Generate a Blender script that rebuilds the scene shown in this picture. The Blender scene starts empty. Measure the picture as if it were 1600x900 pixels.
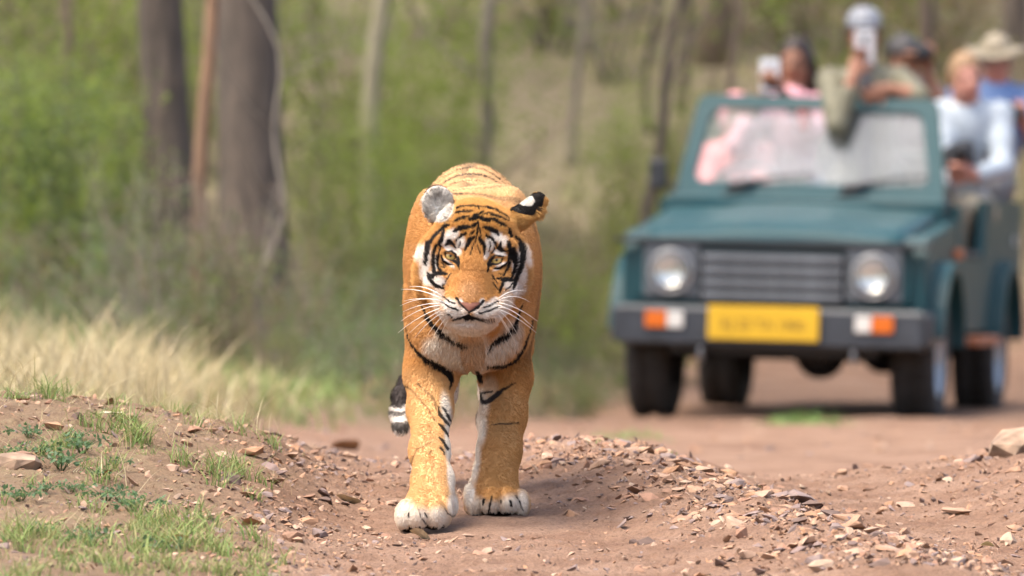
import bpy, bmesh, math, random
import numpy as np
from mathutils import Vector, Matrix

# ------------------------------------------------------------------ camera
sc = bpy.context.scene
FPX = 17777.8                      # 400 mm lens on a 36 mm sensor, in photo pixels (1600 wide)
CAMZ = 1.6
PITCH = math.atan(595.0 / FPX)     # looking slightly down
FOCUS = 29.22
cd = bpy.data.cameras.new("camera"); cam = bpy.data.objects.new("camera", cd)
sc.collection.objects.link(cam); sc.camera = cam
cd.lens = 400; cd.sensor_width = 36; cd.clip_start = 0.5; cd.clip_end = 3000
cam.location = (0, 0, CAMZ); cam.rotation_euler = (math.pi / 2 - PITCH, 0, 0)
cd.dof.use_dof = True; cd.dof.focus_distance = FOCUS; cd.dof.aperture_fstop = 5.8

# ------------------------------------------------------------------ light
SUN_EL, SUN_AZ = math.radians(66), math.radians(245)   # azimuth clockwise from +Y: behind and left of the camera
world = bpy.data.worlds.new("World"); sc.world = world; world.use_nodes = True
nt = world.node_tree; bg = nt.nodes["Background"]
sky = nt.nodes.new("ShaderNodeTexSky"); sky.sky_type = 'NISHITA'; sky.sun_disc = False
sky.sun_elevation = SUN_EL; sky.sun_rotation = SUN_AZ
sky.air_density = 1.0; sky.dust_density = 6.0; sky.ozone_density = 0.6
nt.links.new(sky.outputs[0], bg.inputs[0]); bg.inputs[1].default_value = 0.15
sl = bpy.data.lights.new("sun", 'SUN'); sl.energy = 1.5; sl.angle = math.radians(34); sl.color = (1.0, 0.93, 0.80)
so = bpy.data.objects.new("sun", sl); sc.collection.objects.link(so)
sdir = Vector((math.sin(SUN_AZ) * math.cos(SUN_EL), math.cos(SUN_AZ) * math.cos(SUN_EL), math.sin(SUN_EL)))
so.rotation_euler = (-sdir).to_track_quat('-Z', 'Y').to_euler(); so.location = (0, 0, 40)
sc.view_settings.view_transform = 'Standard'; sc.view_settings.look = 'None'
sc.view_settings.exposure = 1.65; sc.view_settings.gamma = 1.0
sc.view_settings.use_curve_mapping = False
sc.cycles.use_denoising = True
sc.cycles.max_bounces = 6; sc.cycles.diffuse_bounces = 3; sc.cycles.glossy_bounces = 2
sc.cycles.transmission_bounces = 4; sc.cycles.transparent_max_bounces = 6
sc.cycles.caustics_reflective = False; sc.cycles.caustics_refractive = False

# ------------------------------------------------------------------ helpers
C = sc.collection
rng = np.random.default_rng(7)
random.seed(7)
cp_, sp_ = math.cos(PITCH), math.sin(PITCH)

def W(px, py, D):
    """photo pixel + distance along +Y -> world point"""
    u = (px - 800.0) / FPX; v = -(py - 450.0) / FPX
    dy = cp_ + v * sp_; dz = -sp_ + v * cp_
    return np.array([u / dy * D, D, CAMZ + dz / dy * D])

def project(p):
    """world points (N,3) -> photo pixels"""
    x = p[:, 0]; y = p[:, 1]; z = p[:, 2] - CAMZ
    f = y * cp_ - z * sp_; up = y * sp_ + z * cp_
    return 800 + FPX * x / f, 450 - FPX * up / f

def tag(o, label=None, cat=None, group=None, kind=None):
    if label: o["label"] = label
    if cat: o["category"] = cat
    if group: o["group"] = group
    if kind: o["kind"] = kind
    return o

def link(o, parent=None):
    C.objects.link(o)
    if parent is not None: o.parent = parent
    return o

def mesh_obj(name, me, mat=None, parent=None):
    o = bpy.data.objects.new(name, me)
    if mat is not None and not me.materials: me.materials.append(mat)
    return link(o, parent)

def empty(name, loc=(0, 0, 0), rz=0.0, parent=None):
    o = bpy.data.objects.new(name, None); o.location = loc; o.rotation_euler = (0, 0, rz)
    o.empty_display_size = 0.1
    return link(o, parent)

def np_mesh(name, V, F, smooth=True):
    """fast mesh from arrays; F is (n,3) or (n,4)"""
    me = bpy.data.meshes.new(name)
    V = np.asarray(V, dtype=np.float32); F = np.asarray(F, dtype=np.int32)
    n, k = F.shape
    me.vertices.add(len(V)); me.vertices.foreach_set("co", V.ravel())
    me.loops.add(n * k); me.loops.foreach_set("vertex_index", F.ravel())
    me.polygons.add(n); me.polygons.foreach_set("loop_start", np.arange(n, dtype=np.int32) * k)
    try: me.polygons.foreach_set("loop_total", np.full(n, k, dtype=np.int32))
    except Exception: pass
    me.polygons.foreach_set("use_smooth", np.full(n, smooth))
    me.update(calc_edges=True)
    return me

def set_col(me, cols, name="col"):
    a = me.color_attributes.new(name, 'FLOAT_COLOR', 'POINT')
    c = np.ones((len(me.vertices), 4), dtype=np.float32); c[:, :3] = cols
    a.data.foreach_set("color", c.ravel())

def bm_obj(name, bm, mat, parent=None, smooth=False):
    me = bpy.data.meshes.new(name); bm.to_mesh(me); bm.free()
    if smooth:
        me.polygons.foreach_set("use_smooth", np.ones(len(me.polygons), dtype=bool))
    return mesh_obj(name, me, mat, parent)

def copy_tree(o, parent=None):
    c = o.copy(); C.objects.link(c); c.parent = parent
    for ch in o.children: copy_tree(ch, c)
    return c

# --- value noise
def _hash(ix, iy, iz, seed):
    h = (ix.astype(np.uint32) * np.uint32(374761393) + iy.astype(np.uint32) * np.uint32(668265263)
         + iz.astype(np.uint32) * np.uint32(2147483647 & 1274126177) + np.uint32((seed * 144665) & 0xffffffff))
    h = (h ^ (h >> np.uint32(13))) * np.uint32(1274126177)
    h = h ^ (h >> np.uint32(16))
    return (h & np.uint32(0xffffff)).astype(np.float32) / np.float32(0xffffff)

def vnoise(x, y, z=None, seed=0):
    """smooth value noise in 0..1"""
    x = np.asarray(x, dtype=np.float64); y = np.asarray(y, dtype=np.float64)
    if z is None: z = np.zeros_like(x)
    fx, fy, fz = np.floor(x), np.floor(y), np.floor(z)
    ix, iy, iz = fx.astype(np.int64), fy.astype(np.int64), fz.astype(np.int64)
    tx, ty, tz = x - fx, y - fy, z - fz
    tx = tx * tx * (3 - 2 * tx); ty = ty * ty * (3 - 2 * ty); tz = tz * tz * (3 - 2 * tz)
    r = 0
    for dx in (0, 1):
        for dy in (0, 1):
            for dz in (0, 1):
                w = (tx if dx else 1 - tx) * (ty if dy else 1 - ty) * (tz if dz else 1 - tz)
                r = r + w * _hash(ix + dx, iy + dy, iz + dz, seed)
    return r

def fbm(x, y, z=None, octaves=4, seed=0):
    a, r, s = 0.5, 0, 0
    for o in range(octaves):
        r = r + a * vnoise(x, y, z, seed + o * 17); s += a; a *= 0.5
        x = x * 2.03; y = y * 2.03
        if z is not None: z = z * 2.03
    return r / s

def sstep(a, b, x):
    t = np.clip((x - a) / (b - a), 0, 1); return t * t * (3 - 2 * t)

# --- materials
def nodemat(name):
    m = bpy.data.materials.new(name); m.use_nodes = True
    b = m.node_tree.nodes["Principled BSDF"]
    return m, m.node_tree.nodes, m.node_tree.links, b

def mat_plain(name, col, rough=0.6, metal=0.0, var=0.12, scale=8.0, spec=0.5, bump=0.0, coat=0.0):
    """colour with a little procedural mottling"""
    m, N, L, b = nodemat(name)
    tc = N.new("ShaderNodeTexCoord"); nz = N.new("ShaderNodeTexNoise"); nz.inputs["Scale"].default_value = scale
    nz.inputs["Detail"].default_value = 5
    L.new(tc.outputs["Object"], nz.inputs["Vector"])
    rp = N.new("ShaderNodeValToRGB"); rp.color_ramp.elements[0].position = 0.3; rp.color_ramp.elements[1].position = 0.72
    rp.color_ramp.elements[0].color = (*[max(0, c * (1 - var * 1.6)) for c in col], 1)
    rp.color_ramp.elements[1].color = (*[min(1, c * (1 + var)) for c in col], 1)
    L.new(nz.outputs["Fac"], rp.inputs[0]); L.new(rp.outputs[0], b.inputs["Base Color"])
    b.inputs["Roughness"].default_value = rough; b.inputs["Metallic"].default_value = metal
    b.inputs["Specular IOR Level"].default_value = spec; b.inputs["Coat Weight"].default_value = coat
    if bump:
        bp = N.new("ShaderNodeBump"); bp.inputs["Strength"].default_value = bump; bp.inputs["Distance"].default_value = 0.01
        L.new(nz.outputs["Fac"], bp.inputs["Height"]); L.new(bp.outputs[0], b.inputs["Normal"])
    return m

def mat_attr(name, rough=0.7, spec=0.3, attr="col", noise=0.0, nscale=60.0):
    m, N, L, b = nodemat(name)
    a = N.new("ShaderNodeAttribute"); a.attribute_name = attr
    src = a.outputs["Color"]
    if noise:
        tc = N.new("ShaderNodeTexCoord"); nz = N.new("ShaderNodeTexNoise"); nz.inputs["Scale"].default_value = nscale
        nz.inputs["Detail"].default_value = 6; L.new(tc.outputs["Object"], nz.inputs["Vector"])
        mr = N.new("ShaderNodeMapRange"); mr.inputs[1].default_value = 0.3; mr.inputs[2].default_value = 0.7
        mr.inputs[3].default_value = 1 - noise; mr.inputs[4].default_value = 1 + noise
        L.new(nz.outputs["Fac"], mr.inputs[0])
        mx = N.new("ShaderNodeVectorMath"); mx.operation = 'SCALE'
        L.new(src, mx.inputs[0]); L.new(mr.outputs[0], mx.inputs["Scale"]); src = mx.outputs[0]
    L.new(src, b.inputs["Base Color"])
    b.inputs["Roughness"].default_value = rough; b.inputs["Specular IOR Level"].default_value = spec
    return m

def mat_leaf(name, col, trans, rough=0.5, var=0.35):
    """leaf: reflects and lets light through; hue varies per object and per leaf"""
    m, N, L, b = nodemat(name)
    out = N["Material Output"]
    geo = N.new("ShaderNodeNewGeometry"); oi = N.new("ShaderNodeObjectInfo")
    ad = N.new("ShaderNodeMath"); ad.operation = 'ADD'; L.new(geo.outputs["Random Per Island"], ad.inputs[0])
    ml = N.new("ShaderNodeMath"); ml.operation = 'MULTIPLY'; ml.inputs[1].default_value = 0.6
    L.new(oi.outputs["Random"], ml.inputs[0]); L.new(ml.outputs[0], ad.inputs[1])
    mr = N.new("ShaderNodeMapRange"); mr.inputs[2].default_value = 1.6; mr.inputs[3].default_value = 1 - var; mr.inputs[4].default_value = 1 + var
    L.new(ad.outputs[0], mr.inputs[0])
    def tint(c):
        h = N.new("ShaderNodeVectorMath"); h.operation = 'SCALE'; h.inputs[0].default_value = c
        L.new(mr.outputs[0], h.inputs["Scale"]); return h.outputs[0]
    L.new(tint(col), b.inputs["Base Color"]); b.inputs["Roughness"].default_value = rough
    b.inputs["Specular IOR Level"].default_value = 0.35
    t = N.new("ShaderNodeBsdfTranslucent"); L.new(tint(trans), t.inputs["Color"])
    ads = N.new("ShaderNodeMixShader"); ads.inputs[0].default_value = 0.45
    L.new(b.outputs[0], ads.inputs[1]); L.new(t.outputs[0], ads.inputs[2]); L.new(ads.outputs[0], out.inputs["Surface"])
    return m

# ------------------------------------------------------------------ signed-distance sculpting
class Sculpt:
    """round cones and ellipsoids blended smoothly, turned into one continuous skin"""
    def __init__(s): s.p = []
    def cone(s, a, b, ra, rb, k=0.02, sub=False):
        a = np.asarray(a, np.float32); b = np.asarray(b, np.float32)
        s.p.append(('c', a, b, ra, rb, k, sub, (a + b) / 2, np.linalg.norm(b - a) / 2 + max(ra, rb))); return s
    def ell(s, c, r, k=0.02, R=None, sub=False):
        c = np.asarray(c, np.float32); r = np.asarray(r, np.float32)
        s.p.append(('e', c, r, None if R is None else np.asarray(R, np.float32), 0, k, sub, c, float(max(r)))); return s
    def chain(s, pts, k=0.02):
        for (a, ra), (b, rb) in zip(pts[:-1], pts[1:]): s.cone(a, b, ra, rb, k)
        return s
    @staticmethod
    def _d(q, P):
        if q[0] == 'c':
            a, b = q[1], q[2]; ba = b - a; pa = P - a
            t = np.clip((pa @ ba) / max(float(ba @ ba), 1e-9), 0, 1)
            d = pa - t[..., None] * ba
            return np.sqrt(np.einsum('...i,...i', d, d)) - (q[3] + t * (q[4] - q[3]))
        pa = P - q[1]
        if q[3] is not None: pa = pa @ q[3]
        r = q[2]; e = pa / r
        k0 = np.sqrt(np.einsum('...i,...i', e, e)); e = e / r
        k1 = np.sqrt(np.einsum('...i,...i', e, e)) + 1e-6
        return k0 * (k0 - 1) / k1
    @staticmethod
    def _mix(d, b, k, sub):
        if sub:
            h = np.clip(0.5 - 0.5 * (d + b) / k, 0, 1); return d + (-b - d) * h + k * h * (1 - h)
        h = np.clip(0.5 + 0.5 * (b - d) / k, 0, 1); return d + (b - d) * (1 - h) - k * h * (1 - h)
    def grow(s, inflate):
        g = Sculpt()
        for q in s.p:
            q = list(q)
            if q[0] == 'c': q[3] += inflate; q[4] += inflate
            else: q[2] = q[2] + inflate
            q[8] += inflate; g.p.append(tuple(q))
        return g
    def mesh(s, h, clip=None):
        B = 8
        lo = np.min([q[7] - q[8] for q in s.p if not q[6]], axis=0) - 3 * h
        hi = np.max([q[7] + q[8] for q in s.p if not q[6]], axis=0) + 3 * h
        nb = np.ceil((hi - lo) / (B * h)).astype(int) + 1
        ctr = np.stack(np.meshgrid(*[(np.arange(n) + 0.5) * B * h for n in nb], indexing='ij'), -1).reshape(-1, 3).astype(np.float32) + lo.astype(np.float32)
        half = B * h * 0.87
        d = np.full(len(ctr), 1.0, np.float32)
        for q in s.p:
            near = np.einsum('ij,ij->i', ctr - q[7], ctr - q[7]) < (q[8] + half * 2 + 0.08) ** 2
            if near.any():
                x = Sculpt._mix(d[near], Sculpt._d(q, ctr[near]), q[5], q[6]); d[near] = x
        if clip is not None: d = np.maximum(d, clip(ctr))
        act = np.abs(d) < half * 1.35 + 0.004
        ai = np.nonzero(act)[0]
        off = np.stack(np.meshgrid(*[np.arange(B)] * 3, indexing='ij'), -1).reshape(-1, 3)
        base = np.stack(np.unravel_index(ai, nb), -1) * B
        idx = base[:, None, :] + off[None]
        P = (idx * h).astype(np.float32) + lo.astype(np.float32)
        D = np.full(P.shape[:2], 1.0, np.float32)
        ac = ctr[ai]
        for q in s.p:
            near = np.nonzero(np.einsum('ij,ij->i', ac - q[7], ac - q[7]) < (q[8] + half + 0.06) ** 2)[0]
            if len(near): D[near] = Sculpt._mix(D[near], Sculpt._d(q, P[near]), q[5], q[6])
        if clip is not None: D = np.maximum(D, clip(P.reshape(-1, 3)).reshape(D.shape))
        dims = nb * B
        G = np.repeat(np.repeat(np.repeat(np.where(d < 0, -1, 1).reshape(nb).astype(np.float32), B, 0), B, 1), B, 2)
        G[idx[..., 0], idx[..., 1], idx[..., 2]] = D
        del P, idx, D
        ins = G < 0
        i8 = ins.astype(np.uint8)
        cnt = np.zeros(dims - 1, np.uint8)
        for a in (0, 1):
            for b in (0, 1):
                for c in (0, 1):
                    cnt += i8[a:dims[0] - 1 + a, b:dims[1] - 1 + b, c:dims[2] - 1 + c]
        cx, cy, cz = np.nonzero((cnt > 0) & (cnt < 8))
        vid = np.full(dims - 1, -1, np.int32); vid[cx, cy, cz] = np.arange(len(cx))
        corner = [(a, b, c) for a in (0, 1) for b in (0, 1) for c in (0, 1)]
        val = {c: G[cx + c[0], cy + c[1], cz + c[2]] for c in corner}
        acc = np.zeros((len(cx), 3)); num = np.zeros(len(cx))
        for c in corner:
            for ax in range(3):
                if c[ax] == 0:
                    c2 = tuple(1 if i == ax else c[i] for i in range(3))
                    a, b = val[c], val[c2]; m = (a < 0) != (b < 0)
                    t = np.where(m, a / np.where(m, a - b, 1), 0)
                    for i in range(3):
                        acc[:, i] += np.where(m, c[i] + (t if i == ax else 0), 0)
                    num += m
        V = (np.stack([cx, cy, cz], -1) + acc / num[:, None]) * h + lo
        F = []
        for ax in range(3):
            sl_a = [slice(1, -1)] * 3; sl_b = [slice(1, -1)] * 3
            sl_a[ax] = slice(0, -1); sl_b[ax] = slice(1, None)
            A = ins[tuple(sl_a)]; Bq = ins[tuple(sl_b)]
            e = np.stack(np.nonzero(A != Bq), -1)
            flip = A[e[:, 0], e[:, 1], e[:, 2]]
            u, v = [(1, 2), (2, 0), (0, 1)][ax]
            e1 = e.copy(); e1[:, u] += 1; e1[:, v] += 1
            def cell(du, dv):
                q = e1.copy(); q[:, u] += du; q[:, v] += dv
                return vid[q[:, 0], q[:, 1], q[:, 2]]
            quad = np.stack([cell(-1, -1), cell(0, -1), cell(0, 0), cell(-1, 0)], -1)
            quad[~flip] = quad[~flip][:, ::-1]
            F.append(quad)
        F = np.concatenate(F); F = F[(F >= 0).all(1)]
        return V, F
# ------------------------------------------------------------------ ground
_BY = np.array([-500, 10, 27.2, 29.2, 29.7, 31, 32.3, 33.2, 34.5, 36, 40, 45, 54, 60, 64, 70, 80, 95, 130, 200, 3000], float)
_BZ = np.array([0, 0, 0.0, -.008, .008, .02, .02, -.02, -.13, -.22, -.345, -.525, -.85, -.98, -.8, 0.1, 1.7, 4.0, 9.0, 12, 12], float)
def track_edge(y):
    return np.interp(y, [28, 34, 40, 45, 50, 55, 60, 70], [-0.5, -0.85, -1.05, -0.95, -0.4, 0.15, 0.6, 1.5])
def G0(x, y):
    """smooth ground height"""
    z = np.interp(y, _BY, _BZ)
    # stony bank on the left of the tiger
    prof = np.interp(x, [-6, -2, -1.2, -.8, -.66, -.5, -.4, 0], [.30, .27, .21, .15, .11, .025, 0, 0])
    along = np.interp(y, [24, 26.6, 27.6, 29.3, 30.2, 31.0, 32.5, 34.5, 36], [.15, .2, .3, .98, 1.25, 1.15, .6, .35, .3])
    z = z + prof * along
    # gravel ridge between the wheel ruts
    xr = np.interp(y, [26, 27.8, 30, 32, 34], [1.0, .80, .5, .22, .1])
    z = z + .075 * np.exp(-((x - xr) / .26) ** 2) * sstep(25, 28, y) * (1 - sstep(32.2, 34, y))
    z = z - .05 * np.exp(-((x - xr - .62) / .3) ** 2) * sstep(26, 29, y) * (1 - sstep(36, 40, y))
    z = z + .16 * sstep(1.15, 2.2, x) * sstep(28, 31, y) * (1 - sstep(37, 42, y))
    # verge left of the track further back
    d = track_edge(y) - x
    m = sstep(34.5, 38, y) * (1 - sstep(58, 63, y))
    z = z + m * (.10 * sstep(0, .35, d) + .20 * sstep(.2, 2.6, d))
    return z
def G(x, y):
    """height with bumps"""
    x = np.asarray(x, float); y = np.asarray(y, float)
    near = 1 - sstep(34, 40, y)
    z = G0(x, y) + (fbm(x * 2.2, y * 2.2, octaves=3, seed=3) - .5) * (.03 + .05 * (1 - near))
    tig = np.exp(-(((x + .11) / .22) ** 2 + ((y - 29.4) / .45) ** 2))
    z = z + near * ((fbm(x * 14, y * 14, octaves=4, seed=9) - .5) * .028 + (fbm(x * 45, y * 45, octaves=2, seed=19) - .5) * .016) * (1 - .75 * tig)
    return z

def axis(dense_a, dense_b, step, far, grow=1.12):
    a = list(np.arange(dense_a, dense_b, step)); s = step; p = a[-1]
    while p < far[1]: s = min(s * grow, 60); p += s; a.append(p)
    s = step; p = a[0]; f = []
    while p > far[0]: s = min(s * grow, 60); p -= s; f.append(p)
    return np.array(f[::-1] + a)
gx = axis(-1.75, 1.75, .0125, (-600, 600)); gy = axis(26.5, 33.6, .0135, (-200, 1500), 1.055)
GX, GY = np.meshgrid(gx, gy)
GZ = G(GX.ravel(), GY.ravel())
gv = np.stack([GX.ravel(), GY.ravel(), GZ], -1)
nx, ny = len(gx), len(gy)
ii = (np.arange(ny - 1)[:, None] * nx + np.arange(nx - 1)[None]).ravel()
gf = np.stack([ii, ii + 1, ii + nx + 1, ii + nx], -1)
gme = np_mesh("ground", gv, gf)
# what kind of earth lies where: r = grassy soil, g = leaf litter, b = stony
X_, Y_ = gv[:, 0], gv[:, 1]
bank = sstep(-.35, -.95, X_ + .25 * (fbm(X_ * 3, Y_ * 3, seed=21) - .5)) * (1 - sstep(33, 36, Y_))
verge = sstep(-.05, .5, track_edge(Y_) - X_ + .5 * (fbm(X_ * 2, Y_ * 2, seed=22) - .5)) * sstep(34, 37, Y_)
forest = np.where(X_ > track_edge(Y_), sstep(63.5, 67, Y_), sstep(58, 63, Y_))
set_col(gme, np.stack([np.clip(bank * .6 + verge, 0, 1), np.clip(forest + .35 * verge, 0, 1), sstep(.0, .4, X_) * (1 - sstep(36, 42, Y_))], -1), "zone")

def ground_material():
    m, N, L, b = nodemat("red_earth")
    tc = N.new("ShaderNodeTexCoord")
    def noise(scale, detail=6, rough=.6):
        n = N.new("ShaderNodeTexNoise"); n.inputs["Scale"].default_value = scale; n.inputs["Detail"].default_value = detail
        n.inputs["Roughness"].default_value = rough; L.new(tc.outputs["Object"], n.inputs["Vector"]); return n.outputs["Fac"]
    def ramp(fac, stops):
        r = N.new("ShaderNodeValToRGB"); e = r.color_ramp.elements
        while len(e) < len(stops): e.new(.5)
        for q, (p, c) in zip(e, stops): q.position = p; q.color = (*c, 1)
        L.new(fac, r.inputs[0]); return r.outputs[0]
    def mix(f, a, c, mode='MIX'):
        x = N.new("ShaderNodeMix"); x.data_type = 'RGBA'; x.blend_type = mode
        if isinstance(f, (int, float)): x.inputs[0].default_value = f
        else: L.new(f, x.inputs[0])
        L.new(a, x.inputs[6]); L.new(c, x.inputs[7]); return x.outputs[2]
    z = N.new("ShaderNodeAttribute"); z.attribute_name = "zone"
    sp = N.new("ShaderNodeSeparateColor"); L.new(z.outputs["Color"], sp.inputs[0])
    dirt = ramp(noise(3.0), [(.3, (.20, .112, .074)), (.5, (.265, .162, .110)), (.72, (.34, .222, .16))])
    fine = ramp(noise(110, 8, .8), [(.30, (.38, .34, .31)), (.5, (.95, .95, .95)), (.75, (1.25, 1.22, 1.18))])
    dirt = mix(1.0, dirt, fine, 'MULTIPLY')
    soil = ramp(noise(9), [(.3, (.13, .09, .055)), (.5, (.19, .14, .085)), (.7, (.23, .19, .11))])
    litter = ramp(noise(5, 8, .7), [(.3, (.16, .13, .085)), (.5, (.26, .21, .14)), (.7, (.20, .20, .10))])
    c = mix(sp.outputs[0], dirt, soil); c = mix(sp.outputs[1], c, litter)
    L.new(c, b.inputs["Base Color"]); b.inputs["Roughness"].default_value = .95; b.inputs["Specular IOR Level"].default_value = .15
    bp = N.new("ShaderNodeBump"); bp.inputs["Strength"].default_value = 1.0; bp.inputs["Distance"].default_value = .02
    L.new(noise(70, 8, .7), bp.inputs["Height"]); L.new(bp.outputs[0], b.inputs["Normal"])
    return m
ground = mesh_obj("ground", gme, ground_material())
tag(ground, "reddish brown dirt track with stony ruts and grassy verges", "ground", kind="structure")
# ------------------------------------------------------------------ tiger
TO = W(735, 815, 29.6); TO[2] = 0.0
def P(px, py, y):
    """photo pixel at y metres behind the tiger's front -> tiger-local point"""
    return W(px, py, 29.6 + y) - TO
PX = 29.6 / FPX                       # metres per photo pixel at the tiger

def build_tiger_skin():
    S = Sculpt()
    # trunk, rump a little higher than the withers
    S.ell(P(738, 432, .34), (.164, .36, .232), .05)
    S.ell(P(738, 408, .74), (.166, .42, .218), .06)
    S.ell(P(737, 392, 1.10), (.160, .30, .222), .06)
    S.ell(P(736, 372, 1.02), (.120, .36, .185), .05)
    # shoulder blades
    S.ell(P(672, 415, .16), (.060, .15, .20), .05)
    S.ell(P(800, 420, .26), (.066, .16, .21), .05)
    S.ell(P(778, 330, .36), (.055, .12, .06), .05)
    S.ell(P(690, 345, .26), (.060, .12, .05), .05)
    # neck and breast
    S.cone(P(737, 405, .22), P(738, 412, -.16), .142, .118, .06)
    S.cone(P(737, 470, .12), P(736, 470, -.14), .120, .085, .06)
    S.ell(P(737, 535, .10), (.075, .12, .075), .05)
    S.ell(P(690, 520, .04), (.070, .09, .075), .05)
    S.ell(P(783, 525, .14), (.070, .10, .070), .05)
    # front legs
    S.chain([(P(676, 480, .13), .068), (P(673, 585, .10), .0605), (P(672, 640, .02), .051), (P(671, 705, -.14), .0435),
             (P(676, 752, -.25), .046), (P(676, 775, -.29), .046)], .04)
    S.chain([(P(786, 500, .27), .070), (P(790, 590, .30), .0605), (P(786, 650, .26), .0535), (P(780, 705, .20), .0495),
             (P(773, 752, .15), .0485), (P(772, 772, .13), .048)], .04)
    # front paws
    S.ell(P(668, 790, -.31), (.058, .10, .046), .03)
    for px, py, y, r in ((636, 806, -.395, .030), (655, 803, -.43, .031), (677, 803, -.42, .030), (690, 800, -.37, .026)):
        S.ell(P(px, py, y), (r, .052, .041), .007)
    S.ell(P(704, 788, -.25), (.018, .03, .034), .015)
    S.ell(P(774, 777, .14), (.060, .095, .042), .03)
    for px, py, y, r in ((743, 787, .055, .0285), (767, 783, .025, .030), (791, 783, .03, .030), (812, 787, .075, .026)):
        S.ell(P(px, py, y), (r, .052, .037), .006)
    S.ell(P(733, 776, .17), (.014, .03, .032), .015)
    # hind legs
    S.ell(P(786, 480, 1.05), (.078, .20, .19), .05)
    S.chain([(P(792, 540, .92), .070), (P(782, 612, .90), .050), (P(770, 655, 1.16), .034), (P(764, 735, 1.04), .032), (P(757, 758, .98), .034)], .04)
    S.ell(P(757, 760, .92), (.040, .10, .030), .03)
    S.ell(P(690, 480, 1.12), (.078, .20, .19), .05)
    S.chain([(P(686, 540, 1.20), .075), (P(676, 612, 1.28), .058), (P(672, 650, 1.55), .036), (P(671, 725, 1.50), .034), (P(671, 742, 1.46), .036)], .04)
    S.ell(P(671, 744, 1.40), (.045, .10, .030), .03)
    # tail, hanging behind the left flank with its tip turned forward
    S.chain([(P(733, 330, 1.36), .045), (P(715, 400, 1.52), .034), (P(690, 500, 1.60), .027), (P(660, 574, 1.62), .024), (P(640, 598, 1.60), .024),
             (P(628, 618, 1.58), .0225), (P(624, 645, 1.54), .0205), (P(626, 668, 1.50), .0195)], .02)

    # ---- head (pixel offsets u right, v up, w towards the viewer, from the point between the eyes)
    c5, s5 = math.cos(math.radians(4.6)), math.sin(math.radians(4.6))
    O = P(740, 404, -.335); k = 29.26 / FPX
    Rh = np.array([[c5, 0, s5], [0, -1, 0], [-s5, 0, c5]])   # columns: u, w, v  -> x, y, z
    def H(u, v, w): return O + k * (np.array([c5, 0, -s5]) * u + np.array([s5, 0, c5]) * v + np.array([0, -1, 0]) * w)
    def he(u, v, w, ru, rv, rw, kk=12, sub=False, R=None):
        A = np.stack([np.array([c5, 0, -s5]), np.array([0, -1, 0]), np.array([s5, 0, c5])], -1)
        S.ell(H(u, v, w), (ru * k, rw * k, rv * k), kk * k, R=A, sub=sub)
    he(0, 12, -72, 70, 78, 80, 25)                       # skull
    he(0, 44, -30, 56, 42, 46, 25)                       # forehead
    for s in (-1, 1):
        he(s * 52, -20, -48, 30, 56, 40, 22)             # cheek ruff
        he(s * 57, -40, -62, 22, 38, 34, 20)
        he(s * 46, -6, -14, 24, 26, 22, 18)              # cheek bone
        he(s * 38, 22, -2, 26, 15, 17, 12)               # brow
        he(s * 24, -80, 42, 24, 17, 27, 10)              # whisker pads
        he(s * 38, -72, 20, 18, 19, 26, 12)
        he(s * 44, -48, 4, 24, 30, 28, 18)
    S.cone(H(0, 14, -2), H(0, -62, 46), 25 * k, 24 * k, 16 * k)      # bridge of the nose
    S.cone(H(0, -30, 10), H(0, -70, 38), 32 * k, 30 * k, 14 * k)
    he(0, -72, 56, 24, 15, 16, 10)
    he(0, -99, 30, 25, 9, 24, 7)                       # chin
    he(0, -74, -18, 45, 29, 46, 18)                      # jaw
    he(0, -76, 70, 15, 8, 6, 5)                          # nose leather
    S.cone(H(-6, -77, 78), H(-13, -76, 74), 3.5 * k, 3 * k, 2 * k, sub=True)   # nostrils
    S.cone(H(6, -77, 78), H(13, -76, 74), 3.5 * k, 3 * k, 2 * k, sub=True)
    S.cone(H(0, -86, 77), H(0, -93, 72), 2.2 * k, 2.2 * k, 3 * k, sub=True)
    S.cone(H(-26, -98, 60), H(0, -92, 72), 2.4 * k, 2.4 * k, 3 * k, sub=True)
    S.cone(H(26, -98, 60), H(0, -92, 72), 2.4 * k, 2.4 * k, 3 * k, sub=True)
    eyes = []
    for s in (-1, 1):
        ec = H(s * 36, 1, -1)
        S.ell(ec, (15.5 * k,) * 3, 6 * k, sub=True)      # socket
        up = [(-17, -4), (-9, 4), (0, 7), (9, 7), (17, 4)]; lo = [(-17, -5), (-8, -8), (1, -8.5), (9, -5.5), (17, 3)]
        for arc, r0 in ((up, 4.2), (lo, 3.4)):
            pts = [(H(s * 36 + s * a, 1 + b, -1 + math.sqrt(max(15.0 ** 2 - (a * .72) ** 2 - b * b, 9)) - .5), r0 * k) for a, b in arc]
            S.chain(pts, 3 * k)
        eyes.append((ec, 14.4 * k))
    # ears
    y_e = -.235
    a = math.radians(-12)
    Re = np.array([[math.cos(a), 0, math.sin(a)], [0, 1, 0], [-math.sin(a), 0, math.cos(a)]])
    S.cone(P(712, 350, -.22), P(692, 330, -.225), 22 * PX, 18 * PX, .02)
    S.ell(P(685, 319, y_e), (24.5 * PX, 12 * PX, 30.5 * PX), .012, R=Re)
    S.ell(P(683, 320, y_e - .0185), (22.5 * PX, 10 * PX, 26.5 * PX), .004, R=Re, sub=True)
    S.cone(P(788, 352, -.22), P(806, 342, -.225), 19 * PX, 17 * PX, .02)
    b = math.radians(40)
    Rb = np.array([[math.cos(b), 0, -math.sin(b)], [0, 1, 0], [math.sin(b), 0, math.cos(b)]])
    S.ell(P(823, 331, -.23), (34 * PX, 11 * PX, 16 * PX), .014, R=Rb)
    S.ell(P(840, 312, -.23), (11 * PX, 9 * PX, 11 * PX), .012)
    V, F = S.mesh(.0034)
    lam = np.where((V[:, 1] < -.12) & (V[:, 2] > .3), .18, .5)[:, None]     # relax the skin
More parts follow.
